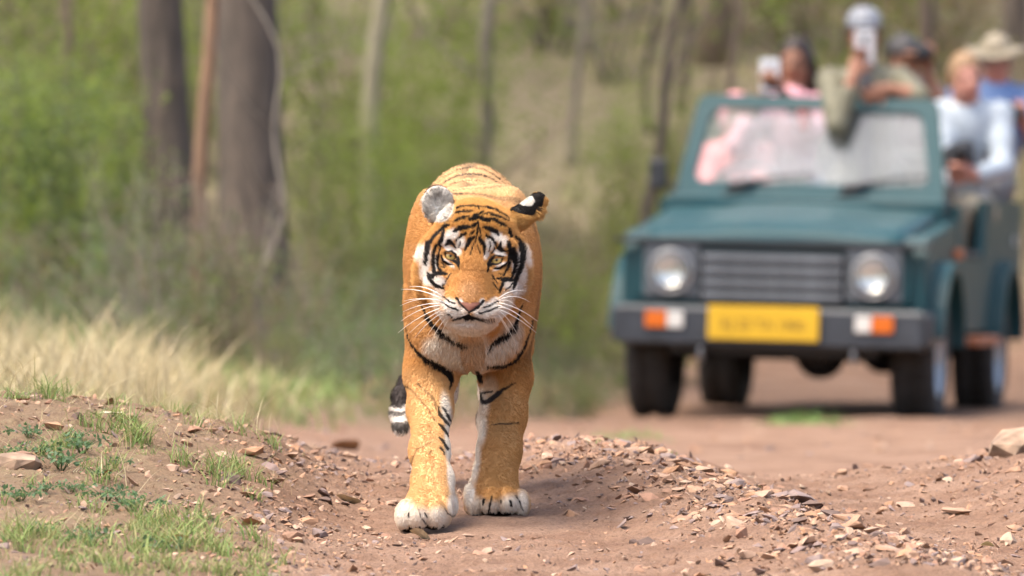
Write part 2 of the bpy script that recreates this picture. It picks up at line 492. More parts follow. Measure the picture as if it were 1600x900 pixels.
    deg = np.bincount(F.ravel(), minlength=len(V)) * 2.0
    for it in range(4):
        acc = np.zeros_like(V)
        for a_, b_ in ((0, 1), (1, 2), (2, 3), (3, 0)):
            for c_ in range(3):
                acc[:, c_] += np.bincount(F[:, a_], V[F[:, b_], c_], len(V)) + np.bincount(F[:, b_], V[F[:, a_], c_], len(V))
        V = V + lam * (acc / deg[:, None] - V)
    return V, F, eyes, H, k

tV, tF, t_eyes, HD, HK = build_tiger_skin()

# ---- coat pattern: every mark is laid on the skin in the tiger's own front elevation
def zz(z, pts): ox, oy, s = z; return [(ox + a / s, oy + b / s) for a, b in pts]
Z1 = (640, 290, 7.273); Z2 = (640, 380, 6.427); ZF = (580, 240, 2.8125); ZL = (580, 520, 2.647); ZP = (580, 700, 5.625); Z6 = (600, 500, 6.43); Z7 = (720, 500, 6.43)
head_black = []
def hb(z, w, *pts):
    p = zz(z, pts); s = z[2]
    if isinstance(w, tuple): ws = np.interp(np.linspace(0, 1, len(p)), np.linspace(0, 1, len(w)), w) / s
    else: ws = np.full(len(p), w / s)
    head_black.append((p, ws / 2 * 1.12 + .25))
hb(Z1, 15, (520,255),(620,236),(720,226),(790,240)); hb(Z1, (12,18,16,12), (800,236),(880,245),(980,275),(1060,320),(1130,372))
hb(Z1, (20,26,10), (535,305),(620,296),(722,290)); hb(Z1, (14,30,44), (832,295),(790,318),(735,352)); hb(Z1, (30,44,30), (685,382),(740,372),(780,362))
hb(Z1, (30,48,36), (800,360),(850,385),(905,398)); hb(Z1, (12,20,22,10), (830,322),(900,310),(990,340),(1070,375),(1132,402))
hb(Z1, (16,36,40,14), (912,368),(990,400),(1050,440),(1096,466)); hb(Z1, (14,30,34,14), (498,412),(560,378),(620,360),(674,345))
hb(Z1, (24,50,48,20), (508,522),(565,484),(640,470),(692,462)); hb(Z1, (20,46,52,30,10), (832,478),(900,486),(960,512),(1000,545),(1016,572))
hb(Z1, (14,28,26), (562,592),(600,562),(638,540)); hb(Z1, (24,36,26,12), (868,568),(925,596),(960,640),(986,690))
hb(Z1, (10,14,10), (790,235),(790,265)); hb(Z1, (16,13,12,8), (780,410),(772,520),(760,600),(742,645)); hb(Z1, (8,14,12,8), (774,440),(800,520),(812,560),(800,600))
hb(Z1, (28,30,14), (712,462),(742,446),(772,420)); hb(Z1, (14,26,10), (742,512),(715,535),(684,560)); hb(Z1, (30,48,40,14), (728,585),(690,610),(658,672),(628,750))
hb(Z1, (20,44,34,12), (795,590),(820,640),(848,690),(850,790)); hb(Z1, 10, (732,655),(714,720),(690,785)); hb(Z1, 9, (768,670),(788,720),(800,775))
hb(Z1, (12,34,40,30,34), (450,440),(395,468),(330,530),(272,585)); hb(Z1, (30,38,36,34), (275,575),(232,650),(204,760),(190,872))
hb(Z1, (16,36,40,22), (396,492),(376,560),(352,640),(338,680)); hb(Z1, (14,26,30,28), (338,632),(296,710),(274,800),(266,872)); hb(Z1, (10,18,16), (352,680),(332,780),(316,872))
hb(Z1, (18,56,30,14), (408,672),(450,640),(488,660),(526,706)); hb(Z1, (10,16,10), (528,640),(545,600),(560,585))
hb(Z1, (12,30,40,22), (1128,480),(1140,530),(1150,590)); hb(Z1, (24,48,56,44), (1120,640),(1134,720),(1165,790),(1192,872)); hb(Z1, (16,40,56,50,46), (1206,580),(1258,650),(1284,720),(1272,820),(1262,872))
hb(Z1, (18,50,40,14), (1034,645),(1018,705),(1050,735),(1100,748)); hb(Z1, (10,14,10), (950,690),(965,720),(935,770))
hb(Z1, (8,12,10), (905,640),(915,690),(905,740)); hb(Z1, (8,14,10), (575,640),(572,680),(560,700))
# lower face
hb(Z2, (44,40,30), (188,0),(178,110),(160,214)); hb(Z2, (24,30,32,34), (268,20),(242,110),(238,220),(252,300)); hb(Z2, (14,22,24,30), (304,60),(276,150),(282,235),(330,305))
hb(Z2, (26,44,40,14), (222,330),(270,308),(325,302),(378,308)); hb(Z2, (18,30,34,22), (196,300),(206,372),(262,428),(335,455)); hb(Z2, (26,20,10), (240,330),(222,360),(206,370))
hb(Z2, (8,14,8), (418,300),(384,345),(352,392)); hb(Z2, (6,11,6), (302,224),(335,244),(366,246)); hb(Z2, (10,16,8), (358,405),(338,425),(318,452)); hb(Z2, (6,9,5), (318,196),(342,222),(376,232))
hb(Z2, (28,30,26,12), (1002,0),(1004,120),(994,230),(944,330)); hb(Z2, (26,36,34,16), (1040,50),(1072,150),(1056,260),(1020,356)); hb(Z2, (40,46,44,40,20), (1102,10),(1134,120),(1112,240),(1060,380),(1040,455))
hb(Z2, (16,40,40,24), (880,352),(940,366),(1000,366),(1046,376)); hb(Z2, (26,30,12), (938,402),(922,444),(904,498)); hb(Z2, (6,12,8), (822,318),(852,362),(888,408)); hb(Z2, (6,13,8), (838,400),(868,440),(906,476))
hb(Z2, (6,10,6), (890,300),(925,318),(958,320)); hb(Z2, (8,14,10), (960,470),(1000,440),(1030,400))
# eyes
hb(Z2, (12,16,20,26,30,16), (352,96),(372,84),(420,82),(462,110),(490,170),(496,240)); hb(Z2, (12,20,26,30), (352,100),(385,152),(440,172),(486,205))
hb(Z2, (14,20,18,8), (318,122),(338,180),(390,212),(450,222)); hb(Z2, (14,18,20,26,28,18), (940,132),(905,124),(862,124),(826,150),(796,200),(782,280))
hb(Z2, (10,18,22,30), (936,150),(912,196),(866,208),(806,214)); hb(Z2, (12,18,16,8), (978,192),(950,228),(906,248),(852,252))
# muzzle
hb(Z2, (20,20,18,18,14), (472,556),(508,612),(556,656),(596,694),(596,722)); hb(Z2, (20,24,22,20), (742,578),(704,624),(652,664),(606,694))
for a, b2, n in (((345,540),(450,606),6), ((322,592),(470,664),9), ((752,642),(884,588),7), ((712,700),(892,640),10)):
    for i in range(n):
        t = i / (n - 1); x = a[0] + t * (b2[0] - a[0]); y = a[1] + t * (b2[1] - a[1]) + 10 * math.sin(math.pi * t) * (1 if a[0] < 600 else .6)
        hb(Z2, 14, (x - 5, y - 2), (x + 5, y + 2))
hb(Z2, (16,18,22,24,22,18,16), (440,772),(500,754),(550,738),(596,728),(640,742),(690,764),(742,776)); hb(Z2, 34, (556,756),(636,758))
for q in ((372,704,388,726),(392,712,408,736),(412,722,430,750),(752,768,766,796),(772,766,784,800),(794,762,806,798),(818,758,828,792),(842,752,852,782)): hb(Z2, 5, (q[0],q[1]),(q[2],q[3]))
hb(Z1, (10,16,10), (205,340),(214,312),(232,300)); hb(Z1, 22, (256,352),(310,358))
head_white = [   # (cx, cy, rx, ry, angle, strength) in photo pixels
    (706, 367, 13, 9, -35, 1), (697, 376, 10, 8, -60, .9), (720, 379, 7.5, 10, 10, 1), (703, 388.5, 13, 4, 25, 1), (716, 391, 5, 8, -20, .9),
    (777, 370, 12, 8, 40, 1), (786, 378, 7, 9, 20, .9), (765, 381, 7.5, 11, -8, 1), (780, 395, 11, 4, 15, 1), (760, 398, 4.5, 8, 15, .9),
    (700, 411, 12, 3, 35, 1), (782, 416, 12, 3, -30, 1),
    (666, 410, 7, 26, 8, .95), (672, 436, 10, 12, 0, .9), (686, 440, 10, 8, 15, 1), (680, 416, 4, 16, 10, .9),
    (813, 420, 7, 28, -8, .9), (804, 418, 5, 15, -8, .8), (793, 444, 8, 8, 0, .85), (806, 450, 12, 14, -30, .85), (659, 396, 7, 14, 25, .8), (822, 400, 6, 18, -12, .75),
    (703, 478, 15, 11, 22, 1), (712, 488, 18, 11, 10, 1), (722, 474, 4, 8, -25, 1), (767, 482, 16, 11, -20, 1), (757, 488, 18, 11, -8, 1), (752, 474, 5, 8, 20, 1), (774, 470, 7, 6, 0, .8),
    (735, 508, 40, 13, 0, .95), (690, 500, 14, 16, 0, .8), (684, 465, 10, 18, 0, .6), (785, 500, 16, 20, 0, .8), (792, 470, 10, 16, 0, .7), (735, 525, 40, 12, 0, 1)]
body_black = []
def bb(z, w, *pts):
    p = zz(z, pts); s = z[2]
    ws = np.interp(np.linspace(0, 1, len(p)), np.linspace(0, 1, len(w)), w) / s if isinstance(w, tuple) else np.full(len(p), w / s)
    body_black.append((p, ws / 2))
bb(Z2, (6,14,16,28,40), (52,380),(82,520),(124,640),(194,770),(286,892)); bb(Z6, (40,48,60,44,24), (420,-20),(500,70),(600,170),(700,232),(822,276))
bb(Z2, (8,12,16,20,30), (1206,230),(1190,380),(1150,560),(1100,700),(1060,830)); bb(Z7, (34,44,56,44,16), (574,-10),(530,110),(440,180),(320,250),(268,330))
bb(Z6, (8,14,30,60,80,70,40,16), (222,70),(250,210),(330,320),(430,405),(560,480),(660,550),(680,620),(655,700))
bb(Z7, (10,14,30,48,34,26), (722,0),(690,130),(630,290),(545,415),(430,460),(270,470))
bb(ZL, (5,8,8,5), (140,216),(182,252),(238,318),(270,372)); bb(ZL, (6,11,14,9), (196,212),(256,272),(284,338),(322,384)); bb(ZL, (7,15,16,10), (278,376),(296,394),(322,432)); bb(ZL, (7,13,12), (280,432),(296,448),(316,482)); bb(ZL, 9, (286,474),(302,500))
bb(ZL, (4,6,6,4), (168,580),(166,540),(188,484),(272,440)); bb(ZL, (8,12,9), (296,310),(315,340),(326,365)); bb(ZL, 9, (240,500),(250,492))
bb(Z7, (40,56,40), (165,520),(185,560),(205,620)); bb(Z7, (10,28,40,60,50,26,10), (180,690),(205,780),(225,830),(290,810),(360,750),(440,690),(550,630)); bb(Z7, (16,26,12), (215,735),(265,730),(325,715)); bb(ZL, (4,6,4), (500,380),(560,376),(610,372))
bb(ZP, (10,20,16), (1064,420),(1048,500),(1026,590)); bb(ZP, (5,9,10), (416,536),(440,620),(528,722)); bb(ZP, 18, (992,446),(986,494)); bb(ZP, 12, (1140,462),(1140,492)); bb(ZP, 22, (1222,466),(1230,508))
bb(ZP, (8,10,8), (1270,420),(1310,480),(1330,545)); bb(ZP, 15, (330,574),(332,606)); bb(ZP, 11, (468,572),(490,606)); bb(ZP, (6,10,8), (640,530),(670,580),(740,610))
body_white = [(685, 550, 24, 20, 35, 1), (708, 560, 22, 18, 10, 1), (700, 530, 22, 16, 20, .9), (738, 545, 24, 36, 0, .85), (772, 555, 24, 18, -15, .9), (790, 540, 22, 18, -30, .9), (800, 520, 16, 20, 0, .6), (738, 575, 26, 10, 0, .8),
    (697, 640, 8, 26, -8, 1), (701, 690, 6.5, 40, -2, 1), (705, 745, 6, 30, -4, 1), (708, 790, 9, 20, 0, 1), (752, 630, 12, 26, 0, .85), (749, 670, 11, 30, 6, 1), (741, 720, 9, 40, 6, 1), (733, 770, 9, 26, 0, 1),
    (632, 806, 18, 24, 0, 1), (655, 815, 26, 20, 0, .9), (684, 812, 20, 18, 0, .9), (745, 795, 16, 18, 0, .8), (772, 800, 26, 16, 0, .85), (800, 795, 22, 20, 0, .95), (816, 788, 10, 22, 0, .9), (765, 605, 12, 18, 0, .45)]

ORANGE = np.array([.63, .312, .098]); PALE = np.array([.80, .53, .28]); WHITE = np.array([.96, .885, .80]); BLACK = np.array([.014, .011, .010]); FURK = .74

def stroke_mask(x, y, strokes, soft=1.0):
    m = np.zeros(len(x))
    for p, w in strokes:
        p = np.asarray(p); wm = w.max() + soft + 1
        sel = np.nonzero((x > p[:, 0].min() - wm) & (x < p[:, 0].max() + wm) & (y > p[:, 1].min() - wm) & (y < p[:, 1].max() + wm))[0]
        if not len(sel): continue
        sx, sy = x[sel], y[sel]; best = np.full(len(sel), -9.0)
        for i in range(len(p) - 1):
            a, b = p[i], p[i + 1]; ab = b - a; L2 = max(ab @ ab, 1e-6)
            t = np.clip(((sx - a[0]) * ab[0] + (sy - a[1]) * ab[1]) / L2, 0, 1)
            d = np.hypot(sx - a[0] - t * ab[0], sy - a[1] - t * ab[1])
            best = np.maximum(best, w[i] + t * (w[i + 1] - w[i]) - d)
        m[sel] = np.maximum(m[sel], sstep(-soft * .7, soft * .7, best))
    return m
def blob_mask(x, y, blobs, soft=.35):
    m = np.zeros(len(x))
    for cx, cy, rx, ry, ang, st in blobs:
        a = math.radians(ang); dx, dy = x - cx, y - cy
        u = dx * math.cos(a) + dy * math.sin(a); v = -dx * math.sin(a) + dy * math.cos(a)
        r = np.sqrt((u / rx) ** 2 + (v / ry) ** 2)
        m = np.maximum(m, st * (1 - sstep(1 - soft, 1 + soft, r)))
    return m
def poly_in(x, y, poly):
    c = np.zeros(len(x), bool); n = len(poly)
    for i in range(n):
        (x1, y1), (x2, y2) = poly[i], poly[(i + 1) % n]
        if y1 == y2: continue
        c ^= ((y1 > y) != (y2 > y)) & (x < (x2 - x1) * (y - y1) / (y2 - y1) + x1)
    return c

def coat(p, n, jitter=0.0):
    """colour, hair length and nakedness at tiger-local points p with normals n"""
    N_ = len(p)
    x, y = project(p + TO)
    if jitter:
        x = x + rng.normal(0, jitter, N_); y = y + rng.normal(0, jitter, N_)
    wx = x + 2.2 * (vnoise(p[:, 0] * 130, p[:, 2] * 130, p[:, 1] * 130, seed=31) - .5)
    wy = y + 2.2 * (vnoise(p[:, 0] * 130, p[:, 2] * 130, p[:, 1] * 130, seed=32) - .5)
    Y = p[:, 1]
    head = (Y < -.125) & (y < 532) & (y > 285)
    m1 = fbm(p[:, 0] * 18, p[:, 1] * 18, p[:, 2] * 18, octaves=3, seed=41)
    col = ORANGE[None] * (0.82 + .4 * m1[:, None])
    # paler towards the back, whitish below; forelegs carry painted side light
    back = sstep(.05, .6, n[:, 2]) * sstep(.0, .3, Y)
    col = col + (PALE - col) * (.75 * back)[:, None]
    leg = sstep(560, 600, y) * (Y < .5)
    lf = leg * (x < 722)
    col = col + (np.array([.78, .465, .205]) * (.85 + .35 * m1[:, None]) - col) * (.8 * lf)[:, None]  # left foreleg lightened: sunlight from that side painted into the coat
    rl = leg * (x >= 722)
    col = col + (np.array([.60, .31, .105]) * (.85 + .35 * m1[:, None]) - col) * (.7 * rl)[:, None]  # right foreleg kept darker: shade on that side painted into the coat
    flank = (~head) & (Y < .7) & (y > 380) & (y < 560)
    col = np.where(flank[:, None], col * .97 + .02, col)
    belly = sstep(-.35, -.75, n[:, 2]) * sstep(.2, .4, Y) * (y > 470)
    hind = (Y > .6) & (y > 560) & (x > 640) & (n[:, 0] * np.where(x > 722, -1, 1) > -.1 - .8 * sstep(700, 745, y))
    wb = np.where(~head, blob_mask(x, y, body_white, .45) * (Y < .55), 0)
    wb = np.maximum(wb, np.maximum(belly, hind * .85))
    wh = np.where(head, blob_mask(wx, wy, head_white, .4), 0)
    w = np.maximum(wb, wh)
    wcol = np.where(head[:, None], WHITE * 1.0, WHITE * np.array([.96, .93, .87]))
    breast = (~head) & (np.hypot((x - 738) / 20, (y - 550) / 34) < 1) & (Y < .5)
    wcol = np.where(breast[:, None], wcol * np.array([.82, .68, .56]), wcol)
    col = col + (wcol - col) * w[:, None]
    # nose bridge richer, muzzle front greyer
    nb = np.where(head, blob_mask(x, y, [(735, 440, 22, 30, 0, 1)], .5), 0)
    col = col + (np.array([.54, .25, .085]) - col) * (.55 * nb * (1 - wh))[:, None]
    lb = np.where(head, blob_mask(x, y, [(734, 456, 17, 16, 0, 1)], .5), 0)
    col = col + (np.array([.60, .37, .20]) - col) * (.4 * lb * (1 - wh))[:, None]
    fh = np.where(head, blob_mask(x, y, [(745, 345, 46, 30, 0, 1)], .6), 0)
    col = col + (np.array([.74, .37, .085]) - col) * (.6 * fh * (1 - wh))[:, None]
    # black marks
    blk = np.where(head, stroke_mask(wx, wy, head_black, 1.1), 0)
    front = (~head) & (Y < .45)
    blk = np.maximum(blk, np.where(front, stroke_mask(wx, wy, body_black, 1.1), 0) * np.where((x > 640) & (x < 722) & (y > 605) & (y < 760), np.where(x > 684, .95, .45), 1))
    # rings over back, flanks, thighs and tail
    t = (Y + .05 * (vnoise(p[:, 0] * 9, p[:, 1] * 6, p[:, 2] * 5, seed=51) - .5) + .12 * p[:, 2]) / .098
    ring = np.abs(t - np.round(t))
    wid = .30 * np.clip(vnoise(p[:, 0] * 5, np.round(t) * 3.7, p[:, 2] * 4, seed=52) - .22, 0, 1)
    body_r = sstep(.10, .22, Y) * np.where(Y > .6, sstep(720, 690, y), sstep(600, 560, y)) * np.where(n[:, 2] > -.5, 1, .4)
    sh = sstep(.32, .14, Y) * sstep(330, 380, y)            # nearly plain shoulders
    rmask = sstep(.02, -.02, (ring - wid * 1.25) * 1.2) * body_r * (1 - .85 * sh) * np.where(x < 722, 1, np.where(Y < .3, .6, 1))
    blk = np.maximum(blk, rmask * np.where(back > .4, .93, .95))
    spine = np.exp(-((p[:, 0] - P(733, 280, 0.8)[0]) / .028) ** 2) * back * (fbm(p[:, 0] * 30, p[:, 1] * 14, p[:, 2] * 8, seed=55) > .42)
    blk = np.maximum(blk, .62 * spine * sstep(.45, .6, Y))
    # tail: black tip, rings
    tail = (Y > 1.40) & (x < 662) & (y > 480)
    ty = y + 9 * (vnoise(p[:, 0] * 70, p[:, 1] * 70, p[:, 2] * 70, seed=66) - .5) + rng.normal(0, 1.2, N_)
    tr = np.where((ty > 560) & (ty < 636), 1, np.where((ty > 642) & (ty < 650), .85, np.where((ty > 660) & (ty < 677), .9, 0)))
    tr = np.where((y < 560), (np.sin(y * .22) > .3), tr)
    col = np.where(tail[:, None], WHITE * .9, col); blk = np.where(tail, tr, blk)
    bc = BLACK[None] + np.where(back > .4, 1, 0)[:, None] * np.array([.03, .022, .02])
    col = col + (bc - col) * blk[:, None]
    # ears
    le = (Y < -.17) & (np.hypot((x - 684) / 29, (y - 319) / 33) < 1) & (y < 348) & (x < 712)
    inner = (np.hypot((x - 684) / 25, (y - 319.5) / 29) < 1) & (n[:, 1] < .5)
    lecol = np.where((n[:, 1] > .6)[:, None], BLACK, np.where((n[:, 1] > .15)[:, None], np.array([.20, .14, .09]), np.where(inner[:, None], np.array([.95, .89, .80]) * ((.72 + .4 * np.exp(-(((x - 683) / 13) ** 2 + ((y - 326) / 18) ** 2))) * (.62 + .7 * vnoise(np.arctan2(y - 352, x - 694) * 16, np.hypot(x - 694, y - 352) / 11, seed=61)))[:, None], np.array([.42, .27, .14]))))
    rim = (np.hypot((x - 684) / 25.2, (y - 319) / 29.2) > 1) & (y < 330)
    lecol = np.where((rim & ((y < 310) | (x < 664)))[:, None], np.array([.09, .06, .045]), np.where((rim & (x > 690))[:, None], np.array([.62, .36, .14]), lecol))
    col = np.where(le[:, None], lecol, col)
    re = (Y < -.17) & (x > 797) & (y < 362) & (y > 295) & ((x - 797) * .75 + (352 - y) > 8)
    rb = poly_in(x, y, [(796,328),(812,314),(829,303),(843,299),(852,304),(846,327),(833,337),(818,335),(804,331)])
    rw = poly_in(x, y, [(811,318),(820,310),(831,306),(836,313),(831,322),(817,321)])
    rcol = np.where(rw[:, None], np.array([.80, .76, .68]), np.where(rb[:, None], BLACK * 1.3, np.where(((x - 800) * .6 - (y - 330) < 6)[:, None] & (x > 834)[:, None], np.array([.72, .6, .42]), np.array([.62, .34, .11]))))
    col = np.where(re[:, None], rcol, col)
    # nose leather and lips
    nose = head & (poly_in(x, y, [(716.5,470),(722,472),(734,473.5),(746,472.5),(753,471),(749,479),(741,486),(733,488),(724,482)])) & (Y < -.42)
    col = np.where(nose[:, None], np.array([.31, .13, .09]) * (.6 + .6 * m1[:, None]), col)
    nb2 = np.where(nose, stroke_mask(x, y, head_black, 1.0), 0); col = col + (BLACK - col) * nb2[:, None]
    # paws underside
    under = (~head) & (n[:, 2] < -.8) & (p[:, 2] < .035) & (Y < .5)
    col = np.where(under[:, None], BLACK * 2, col)
    # hair length
    ln = np.full(N_, .0095)
    ln = np.where(head, .0085, ln)
    ln = np.where(head, ln + .018 * sstep(60, 84, np.abs(x - 741)) * sstep(350, 400, y), ln)
    ln = np.where(head & (y > 502), .013, ln)
    ln = np.where(head & (np.abs(x - 737) < 40) & (y > 425) & (y < 478), .005, ln)
    ln = np.where(head & (np.hypot(x - 704, y - 400) < 19), .0035, ln); ln = np.where(head & (np.hypot(x - 776, y - 407) < 19), .0035, ln)
    ln = np.where(le & inner, .013, ln); ln = np.where(le & (~inner | (n[:, 1] > .1)), .0025, ln); ln = np.where(le & rim, .0025, ln)
    ln = np.where(re, np.where(rb | rw, .005, .012), ln); ln = np.where(re & (x > 836) & (y > 322), .022, ln)
    ln = np.where((~head) & (y > 505) & (y < 580) & (Y < .3) & (w > .3), .019, ln)
    ln = np.where((~head) & (y > 600), .0065, ln); ln = np.where((~head) & (y > 765) & (Y < .4), .007, ln)
    ln = np.where(under, .002, ln); ln = np.where(tail, .012, ln)
    bare = nose | (head & (np.hypot((x - 704) / 13, (y - 400) / 8.5) < 1)) | (head & (np.hypot((x - 776) / 13, (y - 407) / 8.5) < 1))
    return np.clip(col, 0.004, 1), ln, bare, head, le & inner, re

tme = np_mesh("tiger", tV, tF)
tN = np.zeros(len(tV) * 3, np.float32); tme.vertex_normals.foreach_get("vector", tN); tN = tN.reshape(-1, 3).astype(float)
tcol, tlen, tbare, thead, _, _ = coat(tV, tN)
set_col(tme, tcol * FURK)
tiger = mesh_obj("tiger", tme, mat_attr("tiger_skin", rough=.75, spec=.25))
tiger.location = TO
tag(tiger, "orange tiger with black stripes walking towards the viewer along the dirt track", "tiger")

# ---- fur
def build_fur(count):
    a, b, c, d = (tV[tF[:, i]] for i in range(4))
    area = np.linalg.norm(np.cross(c - a, d - b), axis=1) / 2
    ctr = (a + b + c + d) / 4
    xs, ys = project(ctr + TO)
    dens = np.where(ctr[:, 1] < .45, 1.0, .45)
    fn = tN[tF[:, 0]]
    dens = dens * np.where(fn[:, 1] < .2, 1.0, .4) * np.where((ctr[:, 1] < -.125) & (ys < 532), 2.6, 1.0)
    prob = area * dens; prob /= prob.sum()
    f = rng.choice(len(tF), size=count, p=prob)
    u, v = rng.random(count), rng.random(count)
    w00, w10, w11, w01 = (1 - u) * (1 - v), u * (1 - v), u * v, (1 - u) * v
    root = a[f] * w00[:, None] + b[f] * w10[:, None] + c[f] * w11[:, None] + d[f] * w01[:, None]
    n = tN[tF[f, 0]] * w00[:, None] + tN[tF[f, 1]] * w10[:, None] + tN[tF[f, 2]] * w11[:, None] + tN[tF[f, 3]] * w01[:, None]
    n /= np.linalg.norm(n, axis=1)[:, None] + 1e-9
    _, ln, bare, head, lin, rear = coat(root, n)
    keep = ~bare
    root, n, ln, head, lin, rear = (q[keep] for q in (root, n, ln, head, lin, rear))
    m = len(root)
    flow = np.zeros((m, 3)); flow[:, 1] = 1.0; flow[:, 2] = -.55
    x, y = project(root + TO)
    legm = (~head) & (y > 570); flow[legm] = (0, .25, -1)
    chest = (~head) & (y > 500) & (y <= 580) & (root[:, 1] < .3); flow[chest] = (0, .1, -1)
    flow[:, 0] += np.where(~head, .25 * np.sign(root[:, 0]), 0)
    nose = HD(0, -80, 70)
    dv = root - nose; dv[:, 1] *= .6; dv /= np.linalg.norm(dv, axis=1)[:, None] + 1e-9
    flow[head] = dv[head]
    flow[head & (y > 492)] += (0, 0, -1.1)
    flow[lin] = ((P(685, 324, -.26) - root) / .03)[lin]; flow[rear] = (.6, .1, -.5)
    tng = flow - n * np.einsum('ij,ij->i', flow, n)[:, None]
    tng /= np.linalg.norm(tng, axis=1)[:, None] + 1e-6
    jit = rng.normal(0, .22, (m, 3)) * np.where(legm, .5, 1)[:, None]
    L_ = ln * rng.uniform(.65, 1.25, m)
    lift = np.where(head, .42, .34) + rng.uniform(-.12, .15, m)
    clump = np.stack([vnoise(root[:, 0] * 90, root[:, 1] * 90, root[:, 2] * 90, seed=70 + i) - .5 for i in range(3)], -1)
    dirv = tng + n * lift[:, None] + jit + clump * np.where(head, .55, np.where(y > 570, .07, .4))[:, None]
    dirv /= np.linalg.norm(dirv, axis=1)[:, None]
    tip = root + dirv * L_[:, None]
    mid = root + (dirv * .55 + n * .16) * L_[:, None]
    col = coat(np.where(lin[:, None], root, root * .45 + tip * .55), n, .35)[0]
    pts = np.empty((m, 3, 3), np.float32); pts[:, 0] = root - n * .0006; pts[:, 1] = mid; pts[:, 2] = tip
    cu = bpy.data.hair_curves.new("fur"); cu.add_curves([3] * m)
    cu.attributes["position"].data.foreach_set("vector", pts.ravel())
    ra = cu.attributes.get("radius") or cu.attributes.new("radius", 'FLOAT', 'POINT')
    r0 = np.where(head, .00042, .00052)[:, None] * np.array([1.0, .8, .18])[None]
    ra.data.foreach_set("value", r0.astype(np.float32).ravel())
    ca = cu.attributes.new("col", 'FLOAT_COLOR', 'CURVE')
    cc = np.ones((m, 4), np.float32); cc[:, :3] = np.clip(col * FURK * rng.uniform(.86, 1.14, (m, 1)), 0, 1)
    ca.data.foreach_set("color", cc.ravel())
    mt, N, L, b_ = nodemat("fur")
    at = N.new("ShaderNodeAttribute"); at.attribute_name = "col"; L.new(at.outputs["Color"], b_.inputs["Base Color"])
    b_.inputs["Roughness"].default_value = .65; b_.inputs["Specular IOR Level"].default_value = .12
    cu.materials.append(mt)
    o = bpy.data.objects.new("fur", cu); link(o, tiger)
    return o
build_fur(330000)

# ---- eyes
def eye_material():
    m, N, L, b = nodemat("tiger_eye")
    tc = N.new("ShaderNodeTexCoord"); sp = N.new("ShaderNodeSeparateXYZ"); L.new(tc.outputs["Object"], sp.inputs[0])
    cb = N.new("ShaderNodeCombineXYZ"); L.new(sp.outputs[0], cb.inputs[0]); L.new(sp.outputs[2], cb.inputs[1])
    ln = N.new("ShaderNodeVectorMath"); ln.operation = 'LENGTH'; L.new(cb.outputs[0], ln.inputs[0])
    dv = N.new("ShaderNodeMath"); dv.operation = 'DIVIDE'; dv.inputs[1].default_value = t_eyes[0][1]; L.new(ln.outputs["Value"], dv.inputs[0])
    r = N.new("ShaderNodeValToRGB"); e = r.color_ramp.elements
    stops = [(0, (.004, .004, .004)), (.125, (.006, .005, .004)), (.15, (.36, .25, .075)), (.34, (.56, .41, .14)), (.48, (.38, .25, .07)), (.545, (.07, .05, .02)), (.60, (.012, .010, .009))]
    while len(e) < len(stops): e.new(.5)
    for q, (p, c) in zip(e, stops): q.position = p; q.color = (*c, 1)
    L.new(dv.outputs[0], r.inputs[0]); L.new(r.outputs[0], b.inputs["Base Color"])
    b.inputs["Roughness"].default_value = .08; b.inputs["Coat Weight"].default_value = .6; b.inputs["Coat Roughness"].default_value = .03
    return m
em = eye_material()
for i, ((ec, er), gz) in enumerate(zip(t_eyes, ((704, 399.5), (776, 406)))):
    bm = bmesh.new(); bmesh.ops.create_uvsphere(bm, u_segments=40, v_segments=28, radius=er)
    o = bm_obj("eye", bm, em, tiger, smooth=True)
    g = P(gz[0], gz[1], ec[1]); o.location = (g[0], ec[1], g[2])

# ---- whiskers
wm = mat_plain("whisker_white", (.85, .82, .76), rough=.35, var=.05)
def tube(pts, radii, sides=5):
    pts = [np.asarray(q, float) for q in pts]; V, F = [], []
    for i, q in enumerate(pts):
        t = pts[min(i + 1, len(pts) - 1)] - pts[max(i - 1, 0)]; t /= np.linalg.norm(t) + 1e-9
        up = np.array([0, 0, 1.0]) if abs(t[2]) < .9 else np.array([1.0, 0, 0])
        a = np.cross(t, up); a /= np.linalg.norm(a); b = np.cross(t, a)
        for s in range(sides):
            th = 2 * math.pi * s / sides; V.append(q + radii[i] * (math.cos(th) * a + math.sin(th) * b))
    for i in range(len(pts) - 1):
        for s in range(sides):
            s2 = (s + 1) % sides
            F.append((i * sides + s, i * sides + s2, (i + 1) * sides + s2, (i + 1) * sides + s))
    n0 = len(V); V.append(pts[0]); V.append(pts[-1])
    last = (len(pts) - 1) * sides
    for s in range(sides):
        s2 = (s + 1) % sides
        F.append((n0, s2, s, s)); F.append((n0 + 1, last + s, last + s2, last + s2))
    return np.array(V), [tuple(dict.fromkeys(f)) for f in F]
def tube_mesh(name, pts, radii, sides=5, smooth=True):
    V, F = tube(pts, radii, sides)
    me = bpy.data.meshes.new(name); me.from_pydata([tuple(v) for v in V], [], F)
    me.polygons.foreach_set("use_smooth", np.full(len(me.polygons), smooth)); me.update(); return me
whisk = [  # root -> tip in photo pixels
    ((690,462),(640,448)), ((691,467),(627,452)), ((690,470),(625,478)), ((691,474),(630,487)), ((692,477),(626,502)), ((694,480),(622,520)),
    ((695,483),(640,520)), ((698,486),(648,528)), ((700,488),(668,524)), ((704,492),(676,530)), ((707,494),(690,520)), ((692,472),(632,470)),
    ((779,466),(822,455)), ((779,469),(828,472)), ((780,473),(840,502)), ((779,477),(834,512)), ((778,480),(826,506)), ((776,484),(812,530)),
    ((774,487),(806,540)), ((772,490),(796,524)), ((780,471),(812,486)), ((776,482),(838,520))]
